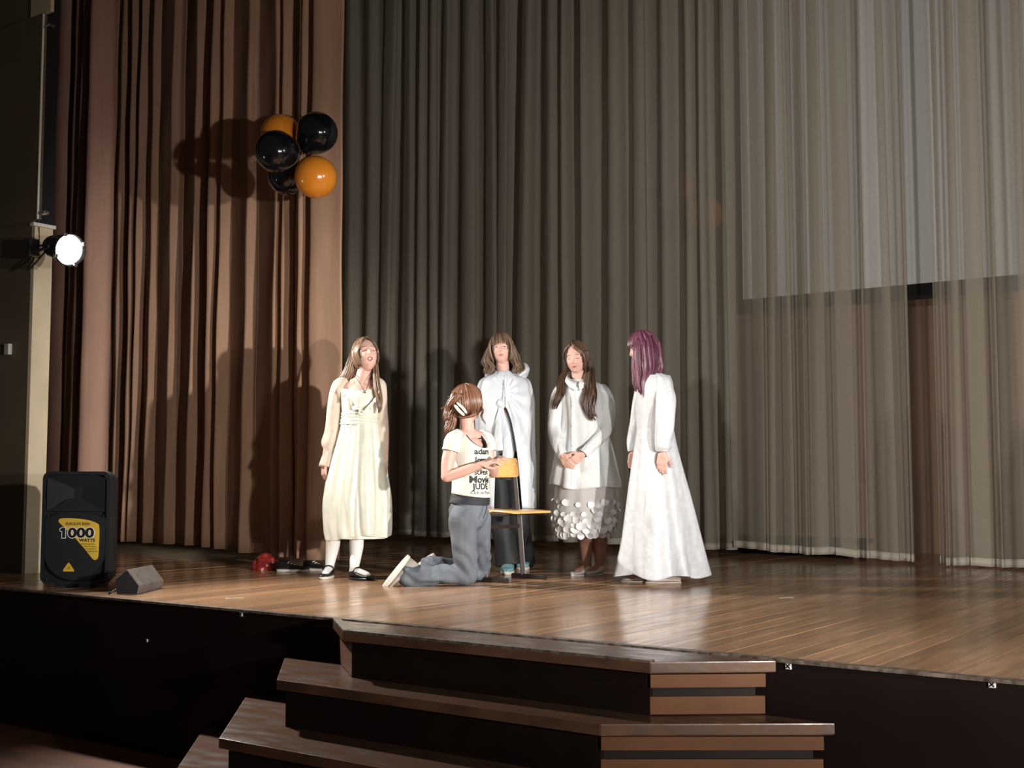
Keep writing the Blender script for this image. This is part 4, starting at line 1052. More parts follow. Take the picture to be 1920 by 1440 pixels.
B.chain([pel + Vector((-0.075, 0, -0.03)), kl, kl * 0.45 + al * 0.55 + Vector((0, 0.02, 0.0)), al], [0.085, 0.052, 0.048, 0.032]); B.chain([pel + Vector((0.075, 0, -0.03)), kr, kr * 0.45 + ar * 0.55 + Vector((0, 0.02, 0)), ar], [0.085, 0.052, 0.048, 0.032])
for a_, f_, an in ((al, fl, -6), (ar, fr2, 48)):
    t = rot(an); B.cap(a_ - Vector((0, 0, 0.03)), 0.033, Vector((f_.x, f_.y, 0.035)) + t @ Vector((0, -0.11, 0)), 0.022); B.cap(a_, 0.032, Vector((f_.x, f_.y, 0.04)) + t @ Vector((0, 0.035, 0)), 0.026)
zt = pel.z
B.build('body', p.root, [M_skin, M_tights], fm=lambda c: c[:, 2] < 0.55)
face_parts(p.root, M, p.bvh, 'closed', 'open')
h = Hair(M, 2); h.cap(56, -35, 54); h.fan(210, 0.0085, -42, 58, part=6, face_r=74)
h.bunch([M @ Vector((-0.075, 0.0, 0.05)), p.P(667, 668, 0.03), p.P(662, 690, 0.05), p.P(656, 712, 0.07), p.P(650, 724, 0.09)], 80, [(0.012, 0.03), (0.02, 0.03), (0.032, 0.03), (0.045, 0.03), (0.05, 0.02)], 0.007, 0.003)
h.bunch([M @ Vector((-0.07, 0.02, 0.05)), p.P(663, 666, 0.06), p.P(656, 690, 0.08), p.P(648, 712, 0.09), p.P(641, 722, 0.10)], 80, [(0.012, 0.03), (0.022, 0.05), (0.036, 0.05), (0.05, 0.045), (0.055, 0.03)], 0.0075, 0.004)
h.bunch([M @ Vector((-0.02, 0.09, 0.04)), p.P(668, 680, 0.13), p.P(664, 712, 0.15), p.P(668, 760, 0.16)], 60, [(0.05, 0.02), (0.07, 0.03), (0.075, 0.03), (0.07, 0.025)], 0.008, 0.004)
h.bunch([M @ Vector((0.068, 0.01, 0.03)), p.P(704, 690, 0.0), p.P(707, 725, -0.075), p.P(713, 755, -0.10), p.P(711, 776, -0.10)], 34, [(0.012, 0.02), (0.016, 0.02), (0.022, 0.012), (0.022, 0.010), (0.012, 0.008)], 0.0068, 0.002)
h.bunch([M @ Vector((-0.055, 0.05, 0.06)), p.P(665, 668, 0.09), p.P(659, 695, 0.11), p.P(654, 720, 0.12)], 70, [(0.02, 0.03), (0.03, 0.03), (0.045, 0.03), (0.05, 0.02)], 0.008, 0.003)
h.build(H_light, p.root)
sk = [p.ring(788, 640, 708, 0.02, .78), p.ring(800, 638, 709, 0.02, .78), p.ring(830, 630, 714, 0.02, .76), p.ring(880, 617, 722, 0.02, .75), p.ring(935, 607, 729, 0.02, .74), p.ring(985, 609, 729, 0.02, .74), p.ring(1007, 613, 727, 0.02, .74)]
skf = folds(3, [(9, 0.014, 0.085), (17, 0.020, 0.030), (5, 0.0, 0.06), (31, 0.014, 0.0)])
loft('skirt', sk, M_cream_d, p.root, 150, 70, skf, lambda th, f: f * (0.012 * np.sin(3 * th + 1) + 0.01 * np.sin(th)), thick=0.003)
hm_ = [(a[0], a[1], a[2], a[3] * 1.012, a[4] * 1.012) for a in sk[-2:]]
loft('petticoat', [(a[0] - 0.008, a[1], a[2], a[3] * .93, a[4] * .93) for a in sk[3:]], M_cream_d, p.root, 120, 30, folds(9, [(11, 0.02, 0.04)]))
bd = [p.ring(738, 637, 715, 0.025, .66), p.ring(750, 638, 714, 0.02, .72), p.ring(765, 640, 712, 0.02, .76), p.ring(780, 641, 708, 0.02, .76), p.ring(792, 640, 707, 0.02, .78)]
loft('bodice', bd, M_cream_d, p.root, 96, 30, lambda th, f: 0.05 * np.exp(-((np.abs((th + math.pi) % (2 * math.pi) - math.pi) - 0.5) / 0.35) ** 2) * np.exp(-((f - 0.42) / 0.3) ** 2) + 0.006 * np.sin(14 * th + 5 * f),
     lambda th, f: (1 - f) ** 1.5 * (0.088 * (0.5 - 0.5 * np.cos(th)) ** 0.6 + 0.012 * np.cos(2 * th)), thick=0.003)
ws = [p.ring(774, 640.5, 708.5, 0.02, .80), p.ring(784, 640, 707.5, 0.02, .80), p.ring(796, 638, 708.5, 0.02, .80)]
loft('sash', ws, M_cream_d, p.root, 96, 40, lambda th, f: 0.025 + 0.022 * np.sin(22 * f + 0.8 * np.sin(2 * th) + 0.5 * np.sin(5 * th)))
for s, pts in ((-1, [(641, 727), (647, 740), (660, 752), (672, 762), (681, 768)]), (1, [(711, 727), (706, 742), (698, 752), (690, 762), (684, 768)])):
    V = []; Fc = []; pp = spline([p.P(x, y, -0.075 - 0.02 * i / 2 if i < 3 else -0.118) for i, (x, y) in enumerate(pts)], 40)
    for i, q in enumerate(pp):
        f = i / 39; wv = 0.012 * math.sin(f * 19) * (0.4 + f * 0.6)
        for j in range(5): g_ = j / 4; V.append((q[0] + s * 0.002 + wv * g_ * 0.6, q[1] - 0.006 - 0.022 * g_ * (0.6 + 0.5 * math.sin(f * 19 + 1)), q[2] - 0.034 * g_ + 0.012 * g_ * math.sin(f * 19)))
    for i in range(39):
        for j in range(4): Fc.append((i * 5 + j, i * 5 + j + 1, (i + 1) * 5 + j + 1, (i + 1) * 5 + j))
    o = mk('ruffle', V, Fc, M_cream_d, p.root); md = o.modifiers.new('t', 'SOLIDIFY'); md.thickness = 0.002
k_ = p.k
sleeve('sleeve', [p.P(652, 717, 0.03), p.P(637, 723, 0.02), p.P(627, 758, 0.03), p.P(624, 802, 0.04), p.P(618, 830, 0.03), p.P(617, 847, 0.02), p.P(610, 876, 0.0)], [8 * k_, 13.5 * k_, 12.5 * k_, 14.5 * k_, 15 * k_, 8.5 * k_, 12.5 * k_], M_cream_s, p.root, seed=1, gather=((0.83, 0.05), (0.95, 0.1)))
sleeve('sleeve', [p.P(702, 717, 0.04), p.P(712, 724, 0.04), p.P(716, 762, 0.05), p.P(716, 805, 0.06), p.P(717, 835, 0.05), p.P(718, 850, 0.04), p.P(720, 874, 0.03)], [8 * k_, 12.5 * k_, 10 * k_, 11 * k_, 10.5 * k_, 7 * k_, 8 * k_], M_cream_s, p.root, seed=2, gather=((0.85, 0.05),))
for f_, an, nm in ((fl, -6, 0), (fr2, 48, 1)):
    Mf = foot_M(Vector((f_.x, f_.y, 0)), an); s_ = shoe(p.root, Mf, 0.225, 0.078, 0.052, M_blk_leather, M_rubber if nm == 0 else M_blk_leather, 0.016)
    st = [Mf @ Vector((0.040 * math.cos(a), -0.012 - 0.012 * math.sin(a), 0.05 + 0.032 * math.sin(a))) for a in np.linspace(0, math.pi, 14)]
    tube('strap', st, 0.0048, M_blk_leather, s_, 8)
ch0, ch1, ch2 = p.P(664, 703, -0.02), p.P(684.5, 733, -0.085), p.P(697, 700, -0.02)
tube('necklace', spline([p.P(660, 700, 0.03), ch0, p.P(675, 719, -0.07), ch1, p.P(691, 717, -0.07), ch2, p.P(700, 697, 0.03)], 40), 0.0022, M_lash, p.root, 6)
lathe('pendant', [(0.001, -0.008), (0.005, -0.004), (0.005, 0.002), (0.001, 0.006)], M_lash, p.root, 8).location = ch1 + Vector((0, -0.003, -0.008))

# ------------------------------------------------------------------ the girl in the white tunic, hands clasped
M_white_c = mat('white_cotton', (0.68, 0.70, 0.71), 0.7, var=0.03, scale=20, crumple=0.6, crumple_scale=9)
M_white_sk = sheer_mat('white_organza', (0.80, 0.79, 0.78), 0.80, 0.3)
M_petal = mat('white_petal', (0.80, 0.80, 0.80), 0.4, var=0.04)
H_dark = hair_mat('dark_brown_hair', (0.030, 0.018, 0.012), (0.155, 0.088, 0.055))
p = Person(1112, 1080, 'person in a white collared tunic and petal covered skirt, hands clasped in front')
B = Body(); M = p.head(B, 1080, 672, 0.0, -17, -7, -5, 0.98, smile=1.0); k_ = p.k
neck, chest, waist, pel = p.P(1086, 716, 0.03), p.P(1091, 755, 0.02), p.P(1095, 800, 0.03), p.P(1100, 862, 0.05)
sl, sr = p.P(1055, 733, 0.03), p.P(1127, 737, 0.045)
p.torso(B, neck, chest, waist, pel, sl, sr, 1.0)
el_, er_ = p.P(1040, 803, 0.03), p.P(1138, 798, 0.0); wl_, wr_ = p.P(1054, 852, -0.12), p.P(1092, 852, -0.15)
B.chain([sl, el_, wl_], [0.042, 0.034, 0.023]); B.chain([sr, er_, wr_], [0.042, 0.034, 0.023])
B.hand(wl_, (0.50, -0.25, -1), (0.55, 0.75, 0.2), 1, 0.35, 0.95); B.hand(wr_, (-0.95, -0.05, -0.75), (-0.25, 0.9, 0.3), -1, 0.42, 0.95)
fl, fr2 = p.G(1098, 1078), p.G(1122, 1077)
al, ar = Vector((fl.x + 0.01, fl.y + 0.03, 0.075)), Vector((fr2.x + 0.01, fr2.y + 0.03, 0.075)); kl, kr = p.P(1099, 985, 0.03), p.P(1127, 985, 0.04)
B.chain([pel + Vector((-0.07, 0, -0.03)), kl, kl * 0.55 + al * 0.45 + Vector((0, 0.025, 0)), al], [0.085, 0.052, 0.047, 0.033]); B.chain([pel + Vector((0.07, 0, -0.03)), kr, kr * 0.55 + ar * 0.45 + Vector((0, 0.025, 0)), ar], [0.085, 0.053, 0.049, 0.034])
for a_, f_, an in ((al, fl, -38), (ar, fr2, -30)):
    t = rot(an); B.cap(a_ - Vector((0, 0, 0.03)), 0.032, Vector((f_.x, f_.y, 0.03)) + t @ Vector((0, -0.11, 0)), 0.02); B.cap(a_, 0.03, Vector((f_.x, f_.y, 0.035)) + t @ Vector((0, 0.035, 0)), 0.024)
B.build('body', p.root, [M_skin, M_skin_leg], fm=lambda c: (c[:, 2] < 0.45))
face_parts(p.root, M, p.bvh, 'closed', 'closed', 1.0)
h = Hair(M, 4); h.cap(58, -40, 52); h.fan(210, 0.009, -42, 52, part=-20, face_l=82, face_r=58)
h.bunch([M @ Vector((-0.06, 0.05, -0.02)), p.P(1060, 698, 0.06), p.P(1052, 715, 0.0), p.P(1049, 740, -0.05), p.P(1041, 768, -0.06)], 46, [(0.010, 0.03), (0.018, 0.03), (0.028, 0.02), (0.03, 0.015), (0.022, 0.012)], 0.0075, 0.010, 6)
h.bunch([M @ Vector((0.070, 0.0, 0.05)), p.P(1106, 690, 0.0), p.P(1104, 720, -0.06), p.P(1104, 750, -0.10), p.P(1113, 790, -0.13)], 90, [(0.016, 0.04), (0.030, 0.04), (0.044, 0.025), (0.046, 0.02), (0.030, 0.015)], 0.0078, 0.014, 6.5)
h.bunch([M @ Vector((0.02, 0.09, 0.02)), p.P(1092, 700, 0.13), p.P(1092, 740, 0.15), p.P(1092, 780, 0.15)], 60, [(0.06, 0.02), (0.08, 0.03), (0.09, 0.03), (0.07, 0.02)], 0.008, 0.008)
h.build(H_dark, p.root)
tn = [p.ring(712, 1069, 1103, 0.03, .9), p.ring(722, 1056, 1128, 0.035, .62), p.ring(745, 1050, 1136, 0.03, .66), p.ring(775, 1052, 1137, 0.03, .70), p.ring(805, 1051, 1140, 0.03, .74), p.ring(850, 1044, 1152, 0.03, .78), p.ring(908, 1034, 1166, 0.03, .82)]
loft('tunic', tn, M_white_c, p.root, 140, 70, folds(21, [(7, 0.008, 0.065), (13, 0.012, 0.028), (4, 0.0, 0.03)]), lambda th, f: f ** 3 * (-0.028 * np.cos(th) + 0.010 * np.sin(4 * th)), thick=0.003)
# collar, placket laid on the tunic front
tunic = bpy.context.scene.objects['tunic']
tbv = BVHTree.FromPolygons([v.co for v in tunic.data.vertices], [tuple(f.vertices) for f in tunic.data.polygons])
def on_tunic(px, py, off=0.0):
    a_ = p.P(px, py, -0.5); hh = tbv.ray_cast(a_, Vector((0, 1, 0))); return (hh[0] if hh[0] is not None else p.P(px, py, -0.08)) + Vector((0, -off, 0))
for s, xs in ((-1, (1081, 1070, 1064, 1066)), (1, (1084, 1094, 1103, 1106))):
    top = spline([p.P(xs[0], 716, -0.055), p.P(xs[1] , 711, -0.035), p.P(xs[2], 706, 0.0), p.P(xs[3], 702, 0.05)], 14); low = spline([p.P(xs[0] + s * 2, 733, -0.085), p.P(xs[1] + s * 4, 724, -0.075), p.P(xs[2] + s * 4, 715, -0.02), p.P(xs[3] + s * 3, 709, 0.05)], 14); V = []; Fc = []
    for i in range(14): V += [top[i], (top[i] + low[i]) / 2 + np.array([0, -0.010, 0.004]), low[i]]
    for i in range(13):
        for j in range(2): Fc.append((3 * i + j, 3 * i + j + 1, 3 * i + j + 4, 3 * i + j + 3))
    o = mk('collar', V, Fc, M_white_c, p.root); md = o.modifiers.new('t', 'SOLIDIFY'); md.thickness = 0.004
V = []; Fc = []; pl_ = []
for i in range(30):
    py = 722 + 190 * i / 29; q = [on_tunic(x, py, o_) for x, o_ in ((1075, 0.001), (1075.8, 0.006), (1082.2, 0.006), (1083, 0.001))]; V += q; pl_.append((q[1] + q[2]) / 2)
for i in range(29):
    for j in range(3): Fc.append((i * 4 + j, i * 4 + j + 1, (i + 1) * 4 + j + 1, (i + 1) * 4 + j))
mk('placket', V, Fc, M_white_c, p.root)
for f in (5, 11, 17): lathe('button', [(0.001, -0.002), (0.006, -0.001), (0.006, 0.001), (0.001, 0.002)], M_petal, p.root, 12, Matrix.Rotation(R(90), 4, 'X')).location = pl_[f] + Vector((0, -0.003, 0))
sleeve('sleeve', [p.P(1062, 724, 0.03), p.P(1050, 735, 0.03), p.P(1043, 765, 0.03), p.P(1040, 802, 0.02), p.P(1046, 832, -0.06), p.P(1053, 848, -0.11), p.P(1056, 854, -0.125)], [9 * k_, 13 * k_, 13 * k_, 13 * k_, 12.5 * k_, 9.5 * k_, 8.5 * k_], M_white_c, p.root, seed=5, wr=0.07, gather=((0.86, 0.05),))
sleeve('sleeve', [p.P(1122, 726, 0.05), p.P(1133, 740, 0.04), p.P(1138, 768, 0.02), p.P(1134, 802, -0.02), p.P(1115, 828, -0.09), p.P(1098, 846, -0.14), p.P(1093, 851, -0.15)], [10 * k_, 15 * k_, 15 * k_, 14 * k_, 13 * k_, 10.5 * k_, 9 * k_], M_white_c, p.root, seed=6, wr=0.08, gather=((0.86, 0.05),))
sk = [p.ring(880, 1046, 1150, 0.03, .8), p.ring(920, 1041, 1157, 0.03, .8), p.ring(960, 1040, 1158, 0.03, .8), p.ring(985, 1042, 1152, 0.03, .8), p.ring(1006, 1047, 1142, 0.03, .8)]
fsk = folds(31, [(8, 0.01, 0.04), (15, 0.01, 0.02)])
loft('skirt', sk, M_white_sk, p.root, 120, 40, fsk, thick=0.0)
rgp = np.random.RandomState(8); Rsk = interp_rows(sk, 41)
pm_ = None; spots_ = []
for r_ in range(6):
    for c_ in range(20): spots_.append((0.40 + 0.115 * r_ + rgp.uniform(-0.03, 0.03), (c_ + 0.5 * (r_ % 2)) / 20 * 2 * math.pi + rgp.uniform(-0.1, 0.1)))
bm = bmesh.new(); vs = [bm.verts.new((0, 0, -0.004))]; rim = [bm.verts.new((0.5 * math.cos(a), 0.5 * math.sin(a), 0.10 * math.cos(2 * a) + 0.02)) for a in np.linspace(0, 2 * math.pi, 12, endpoint=False)]
mid = [bm.verts.new((v.co.x * 0.55, v.co.y * 0.55, -0.03)) for v in rim]
for i in range(12):
    j = (i + 1) % 12; bm.faces.new((mid[i], rim[i], rim[j], mid[j])); bm.faces.new((vs[0], mid[i], mid[j]))
pm_ = bpy.data.meshes.new('petal'); bm.to_mesh(pm_); bm.free(); pm_.materials.append(M_petal); pm_.polygons.foreach_set('use_smooth', [True] * len(pm_.polygons))
for f, th in spots_:
    z, cx, cy, rx, ry = Rsk[min(40, int(f * 40))]; k = 1 + float(fsk(np.array([th]), f)[0]) + 0.03
    o = link('petal', pm_, p.root); o.location = (cx + rx * k * math.sin(th), cy - ry * k * math.cos(th), z)
    nrm = Vector((math.sin(th), -math.cos(th), rgp.uniform(-0.5, 0.7))); nrm += Vector(rgp.uniform(-0.35, 0.35, 3)); o.rotation_euler = nrm.to_track_quat('Z', 'Y').to_euler(); d_ = rgp.uniform(0.040, 0.072); o.scale = (d_, d_ * rgp.uniform(0.7, 1), d_)
M_slip = mat('white_slipper', (0.66, 0.63, 0.60), 0.7, var=0.06)
for f_, an in ((fl, -38), (fr2, -30)): shoe(p.root, foot_M(Vector((f_.x, f_.y, 0)), an), 0.225, 0.080, 0.055, M_slip, M_slip, 0.010, 'slipper')

# ------------------------------------------------------------------ the girl with purple hair in the long white dress, seen from the side
M_satin = mat('white_brocade', (0.60, 0.61, 0.63), 0.42, var=0.06, scale=22, stretch=(1, 1, 1.6), bump=0.12, sheen=0.1, crumple=0.4, crumple_scale=10)
H_purple = hair_mat('purple_hair', (0.055, 0.014, 0.028), (0.22, 0.080, 0.120), 0.36)
p = Person(1240, 1092, 'person standing side-on in a floor-length white dress with full sleeves')
B = Body(); M = p.head(B, 1206, 655, 0.0, -82, -12, 0, 0.99); k_ = p.k
neck, chest, waist, pel = p.P(1222, 708, 0.0), p.P(1228, 755, 0.0), p.P(1228, 805, 0.0), p.P(1232, 860, 0.0)
B.ell(chest, (0.095, 0.12, 0.13)); B.ell(waist, (0.085, 0.10, 0.10)); B.ell(pel, (0.105, 0.13, 0.11)); B.cap(chest, 0.08, pel, 0.085)
hb = M @ Vector((0, 0.022, -0.055)); B.cap(neck - Vector((0, 0, 0.03)), 0.05, hb, 0.046)
sn, sf = p.P(1240, 722, -0.155), p.P(1222, 722, 0.155)
B.cap(neck - Vector((0, 0, 0.03)), 0.05, sn, 0.045); B.cap(neck - Vector((0, 0, 0.03)), 0.05, sf, 0.045)
wn, wf = p.P(1243, 850, -0.20), p.P(1187, 850, 0.10)
B.chain([sn, p.P(1249, 792, -0.19), wn], [0.042, 0.034, 0.022]); B.chain([sf, p.P(1196, 795, 0.16), wf], [0.042, 0.034, 0.022])
B.hand(wn, (-0.10, 0.05, -1), (0.35, 0.95, 0), 1, 0.22, 0.98); B.hand(wf, (-0.10, 0.0, -1), (0.3, -0.8, 0), -1, 0.3, 0.95)
fn, ff_ = p.G(1258, 1093), p.G(1212, 1091)
for hx, f_ in ((-0.07, fn), (0.07, ff_)):
    a_ = Vector((f_.x + 0.02, f_.y, 0.075)); kn = Vector((f_.x + 0.0, (f_.y + hx) / 2, 0.42))
    B.chain([pel + Vector((0, hx, -0.03)), kn, kn * 0.5 + a_ * 0.5 + Vector((0.02, 0, 0)), a_], [0.085, 0.053, 0.048, 0.032])
    B.cap(a_ - Vector((0, 0, 0.03)), 0.032, Vector((f_.x - 0.11, f_.y, 0.028)), 0.02); B.cap(a_, 0.03, Vector((f_.x + 0.035, f_.y, 0.035)), 0.024)
B.build('body', p.root, [M_skin])
face_parts(p.root, M, p.bvh, 'half', 'closed', browm=M_brow)
h = Hair(M, 6); h.cap(44, -40, 46); h.fan(230, 0.009, -42, 42, bangs=(40, 14))
h.bunch([M @ Vector((0.055, 0.035, 0.08)), p.P(1217, 650, -0.085), p.P(1220, 685, -0.10), p.P(1215, 715, -0.12), p.P(1207, 748, -0.13)], 70, [(0.03, 0.012), (0.055, 0.018), (0.055, 0.02), (0.040, 0.02), (0.014, 0.012)], 0.0072, 0.003)
h.bunch([M @ Vector((0.06, -0.03, 0.07)), p.P(1195, 655, -0.08), p.P(1196, 690, -0.09), p.P(1199, 720, -0.10), p.P(1203, 742, -0.11)], 44, [(0.022, 0.012), (0.026, 0.014), (0.026, 0.014), (0.022, 0.014), (0.012, 0.01)], 0.0062, 0.003)
h.bunch([M @ Vector((0.0, 0.10, 0.03)), p.P(1234, 670, 0.0), p.P(1236, 690, 0.0), p.P(1234, 712, 0.0)], 60, [(0.015, 0.07), (0.018, 0.09), (0.02, 0.09), (0.02, 0.07)], 0.008, 0.004)
h.bunch([M @ Vector((-0.06, 0.0, 0.05)), p.P(1196, 680, 0.085), p.P(1197, 715, 0.08), p.P(1196, 735, 0.07)], 40, [(0.03, 0.012), (0.04, 0.02), (0.04, 0.02), (0.02, 0.015)], 0.007, 0.003)
h.build(H_purple, p.root)
bd = [p.ring(706, 1203, 1256, 0.0, 1.75), p.ring(722, 1197, 1261, 0.0, 1.75), p.ring(755, 1192, 1263, 0.0, 1.45), p.ring(790, 1194, 1262, 0.0, 1.25), p.ring(806, 1195, 1262, 0.0, 1.2)]
loft('bodice', bd, M_satin, p.root, 96, 36, folds(41, [(6, 0.004, 0.008), (12, 0.003, 0.006)]), lambda th, f: (1 - f) ** 2 * 0.03 * np.cos(th * 2) * 0, thick=0.003)
sk = [p.ring(802, 1195, 1262, 0.0, 1.2), p.ring(830, 1192, 1267, 0.0, 1.15), p.ring(870, 1187, 1276, 0.0, 1.05), p.ring(930, 1180, 1290, 0.0, 1.0), p.ring(1000, 1172, 1305, 0.0, 0.95), p.ring(1050, 1165, 1315, 0.0, 0.95), p.ring(1078, 1162, 1322, 0.0, 0.95)]
loft('skirt', sk, M_satin, p.root, 150, 70, folds(44, [(7, 0.004, 0.10), (11, 0.004, 0.04), (4, 0.0, 0.05)]), lambda th, f: f * 0.012 * np.sin(5 * th), thick=0.003)
sleeve('sleeve', [p.P(1232, 706, -0.12), p.P(1243, 718, -0.165), p.P(1248, 745, -0.185), p.P(1247, 785, -0.195), p.P(1244, 820, -0.20), p.P(1243, 838, -0.20), p.P(1243, 847, -0.20)], [8 * k_, 15 * k_, 18 * k_, 17.5 * k_, 16 * k_, 14.5 * k_, 10 * k_], M_satin, p.root, seed=9, wr=0.07, gather=((0.93, 0.06), (0.1, 0.08)))
sleeve('sleeve', [p.P(1218, 708, 0.12), p.P(1208, 722, 0.165), p.P(1200, 755, 0.18), p.P(1194, 795, 0.17), p.P(1189, 825, 0.13), p.P(1187, 840, 0.11), p.P(1187, 848, 0.10)], [8 * k_, 14 * k_, 15 * k_, 14 * k_, 13 * k_, 11 * k_, 8 * k_], M_satin, p.root, seed=10, wr=0.07, gather=((0.93, 0.06),))
M_ballet = mat('cream_ballet_slipper', (0.62, 0.52, 0.46), 0.6, var=0.05)
for f_ in (fn, ff_): shoe(p.root, foot_M(Vector((f_.x, f_.y, 0)), -88), 0.225, 0.078, 0.05, M_ballet, M_ballet, 0.008, 'slipper')

# ------------------------------------------------------------------ the girl in the white hooded cape behind the chair
M_cape = mat('white_satin_cape', (0.62, 0.65, 0.69), 0.38, var=0.04, scale=6, sheen=0.1, crumple=0.5, crumple_scale=9)
M_trous = mat('black_trousers', (0.014, 0.015, 0.017), 0.7, var=0.2, scale=10)
M_teal = mat('teal_shoe', (0.16, 0.33, 0.36), 0.6, var=0.2, scale=30)
H_wavy = hair_mat('wavy_brown_hair', (0.070, 0.042, 0.028), (0.27, 0.175, 0.115), 0.45)
p = Person(955, 1074, 'person in a knotted white hooded cape and black trousers behind the chair')
B = Body(); M = p.head(B, 940, 656, 0.0, -4, 8, -3, 0.95); k_ = p.k
neck, chest, waist, pel = p.P(944, 706, 0.03), p.P(946, 755, 0.02), p.P(946, 805, 0.03), p.P(945, 870, 0.04)
sl, sr = p.P(914, 728, 0.03), p.P(978, 727, 0.03); p.torso(B, neck, chest, waist, pel, sl, sr, 1.0)
B.chain([sl, p.P(909, 795, 0.05), p.P(911, 855, 0.03)], [0.042, 0.036, 0.024]); B.chain([sr, p.P(985, 795, 0.05), p.P(986, 855, 0.03)], [0.042, 0.036, 0.024])
B.hand(p.P(911, 857, 0.03), (0, -0.1, -1), (1, 0, 0), -1, 0.4, 0.9); B.hand(p.P(986, 857, 0.03), (0, -0.1, -1), (-1, 0, 0), 1, 0.4, 0.9)
fl, fr2 = p.G(953, 1074), p.G(982, 1066)
al, ar = Vector((fl.x, fl.y + 0.03, 0.08)), Vector((fr2.x, fr2.y + 0.03, 0.08)); kl, kr = p.P(940, 985, 0.03), p.P(972, 985, 0.06)
for hx, kn, a_ in ((-0.075, kl, al), (0.075, kr, ar)): B.chain([pel + Vector((hx, 0, -0.03)), kn, a_], [0.085, 0.052, 0.034])
for a_, f_ in ((al, fl), (ar, fr2)): B.cap(a_ - Vector((0, 0, 0.03)), 0.033, Vector((f_.x - 0.005, f_.y - 0.10, 0.03)), 0.022); B.cap(a_, 0.03, Vector((f_.x, f_.y + 0.03, 0.035)), 0.024)
B.build('body', p.root, [M_skin], 0.005)
face_parts(p.root, M, p.bvh, 'half', 'closed')
h = Hair(M, 12); h.cap(56, -40, 40); h.fan(250, 0.0085, -40, 54, bangs=(52, 15), scale=(0.094, 0.112, 0.128))
for s, x0, x1, x2 in ((-1, 914, 914, 918), (1, 966, 970, 972)):
    h.bunch([M @ Vector((s * 0.075, 0.01, 0.05)), p.P(x0, 668, 0.03), p.P(x1, 685, 0.0), p.P(x2, 702, -0.03)], 70, [(0.016, 0.04), (0.030, 0.05), (0.042, 0.05), (0.034, 0.04)], 0.0075, 0.013, 5.5)
h.bunch([M @ Vector((0, 0.10, 0.03)), p.P(942, 680, 0.13), p.P(944, 705, 0.13)], 50, [(0.07, 0.02), (0.10, 0.03), (0.10, 0.03)], 0.009, 0.01)
h.build(H_wavy, p.root)
cp = [p.ring(697, 927, 961, 0.025, 1.0), p.ring(704, 917, 974, 0.03, .84), p.ring(716, 899, 993, 0.03, .68), p.ring(750, 892, 1001, 0.02, .62), p.ring(800, 893, 1003, 0.02, .64), p.ring(870, 897, 1004, 0.02, .66), p.ring(953, 903, 1004, 0.02, .68)]
kf = (755 - 703) / 250.0
def cape_fold(th, f):
    t = (th + math.pi) % (2 * math.pi) - math.pi
    dx, dz = t * 0.55, (f - 0.46) * 1.1; rr = np.sqrt(dx * dx + dz * dz) + 1e-3; an = np.arctan2(dz, dx)
    rad = 0.050 * np.sin(17 * an + 2 * np.sin(3 * an)) * np.exp(-rr / 0.42) * np.clip(rr / 0.06, 0, 1)
    dip = -0.10 * np.exp(-(rr / 0.16) ** 2)
    return rad + dip + 0.03 * f * np.sin(8 * th + 1) + 0.015 * np.sin(13 * th + 4 * f)
cape = loft('cape', cp, M_cape, p.root, 180, 90, cape_fold, lambda th, f: 0 * th, gap=lambda f: 0.004 + 0.55 * max(0, (f - 0.56) / 0.44) ** 0.6 if f > 0.56 else 0.004, thick=0.004)
loft('inner_top', [p.ring(740, 918, 974, 0.02, .72), p.ring(800, 917, 975, 0.02, .72), p.ring(890, 913, 979, 0.02, .74)], M_cape, p.root, 64, 24, folds(6, [(7, 0.01, 0.03)]))
kn = p.P(939, 757, -0.105)
o = lump('knot', M_cape, p.root, 0.026, 0.024, 0.032, 5, 14, 7, 0.2, True); o.location = kn
for x, ln in ((934, 845), (950, 862)):
    sleeve('tie_end', [kn + Vector((0, -0.004, -0.01)), p.P((938 + x) / 2, 790, -0.13), p.P(x, 820, -0.14), p.P(x + 1, ln, -0.14)], [0.012, 0.020, 0.030, 0.036], M_cape, p.root, 20, 30, 0.12, 3, 0.25)
cbv = BVHTree.FromPolygons([v.co for v in cape.data.vertices], [tuple(f.vertices) for f in cape.data.polygons])
def on_cape(px, py, off):
    for dx in (0, 1.5, -1.5, 3):
        hh = cbv.ray_cast(p.P(px + dx, py, -0.5), Vector((0, 1, 0)))
        if hh[0] is not None and hh[0].y < 0.0: return Vector((p.P(px, py).x, hh[0].y - off, hh[0].z))
    return p.P(px, py, -0.1)
tube('zip', spline([on_cape(944, 704, 0.003), on_cape(944, 715, 0.003), on_cape(943, 730, 0.003), on_cape(941, 745, 0.003)], 20), 0.0035, mat('grey_zip', (0.25, 0.25, 0.26), 0.4, metal=0.5, var=0.2, scale=200), p.root, 6)
# hood lying on the shoulders, standing up at the viewer's right
hd = []
for i in range(25):
    a = R(-150 + 300 * i / 24); hd.append(Vector((neck.x + 0.008 + 0.115 * math.sin(a) * (1.12 if a > 0 else 0.9), neck.y + 0.035 + 0.075 * math.cos(a), neck.z - 0.005 + 0.030 * math.cos(a) + (0.045 * max(0, math.sin(a)) ** 2))))
sleeve('hood', hd, [0.012, 0.030, 0.044, 0.052, 0.054, 0.054, 0.060, 0.058, 0.018], M_cape, p.root, 24, 60, 0.09, 4, 0.75)
for s, kn_, a_, f_ in ((-1, kl, al, fl), (1, kr, ar, fr2)):
    q0 = pel + Vector((s * 0.07, 0, 0.03)); sleeve('trouser_leg', [q0, q0 * 0.5 + kn_ * 0.5, kn_, kn_ * 0.45 + Vector((a_.x, a_.y, 0.1)) * 0.55, Vector((a_.x, a_.y, 0.055))], [0.115, 0.098, 0.077, 0.078, 0.086], M_trous, p.root, 28, 50, 0.05, 7 + s)
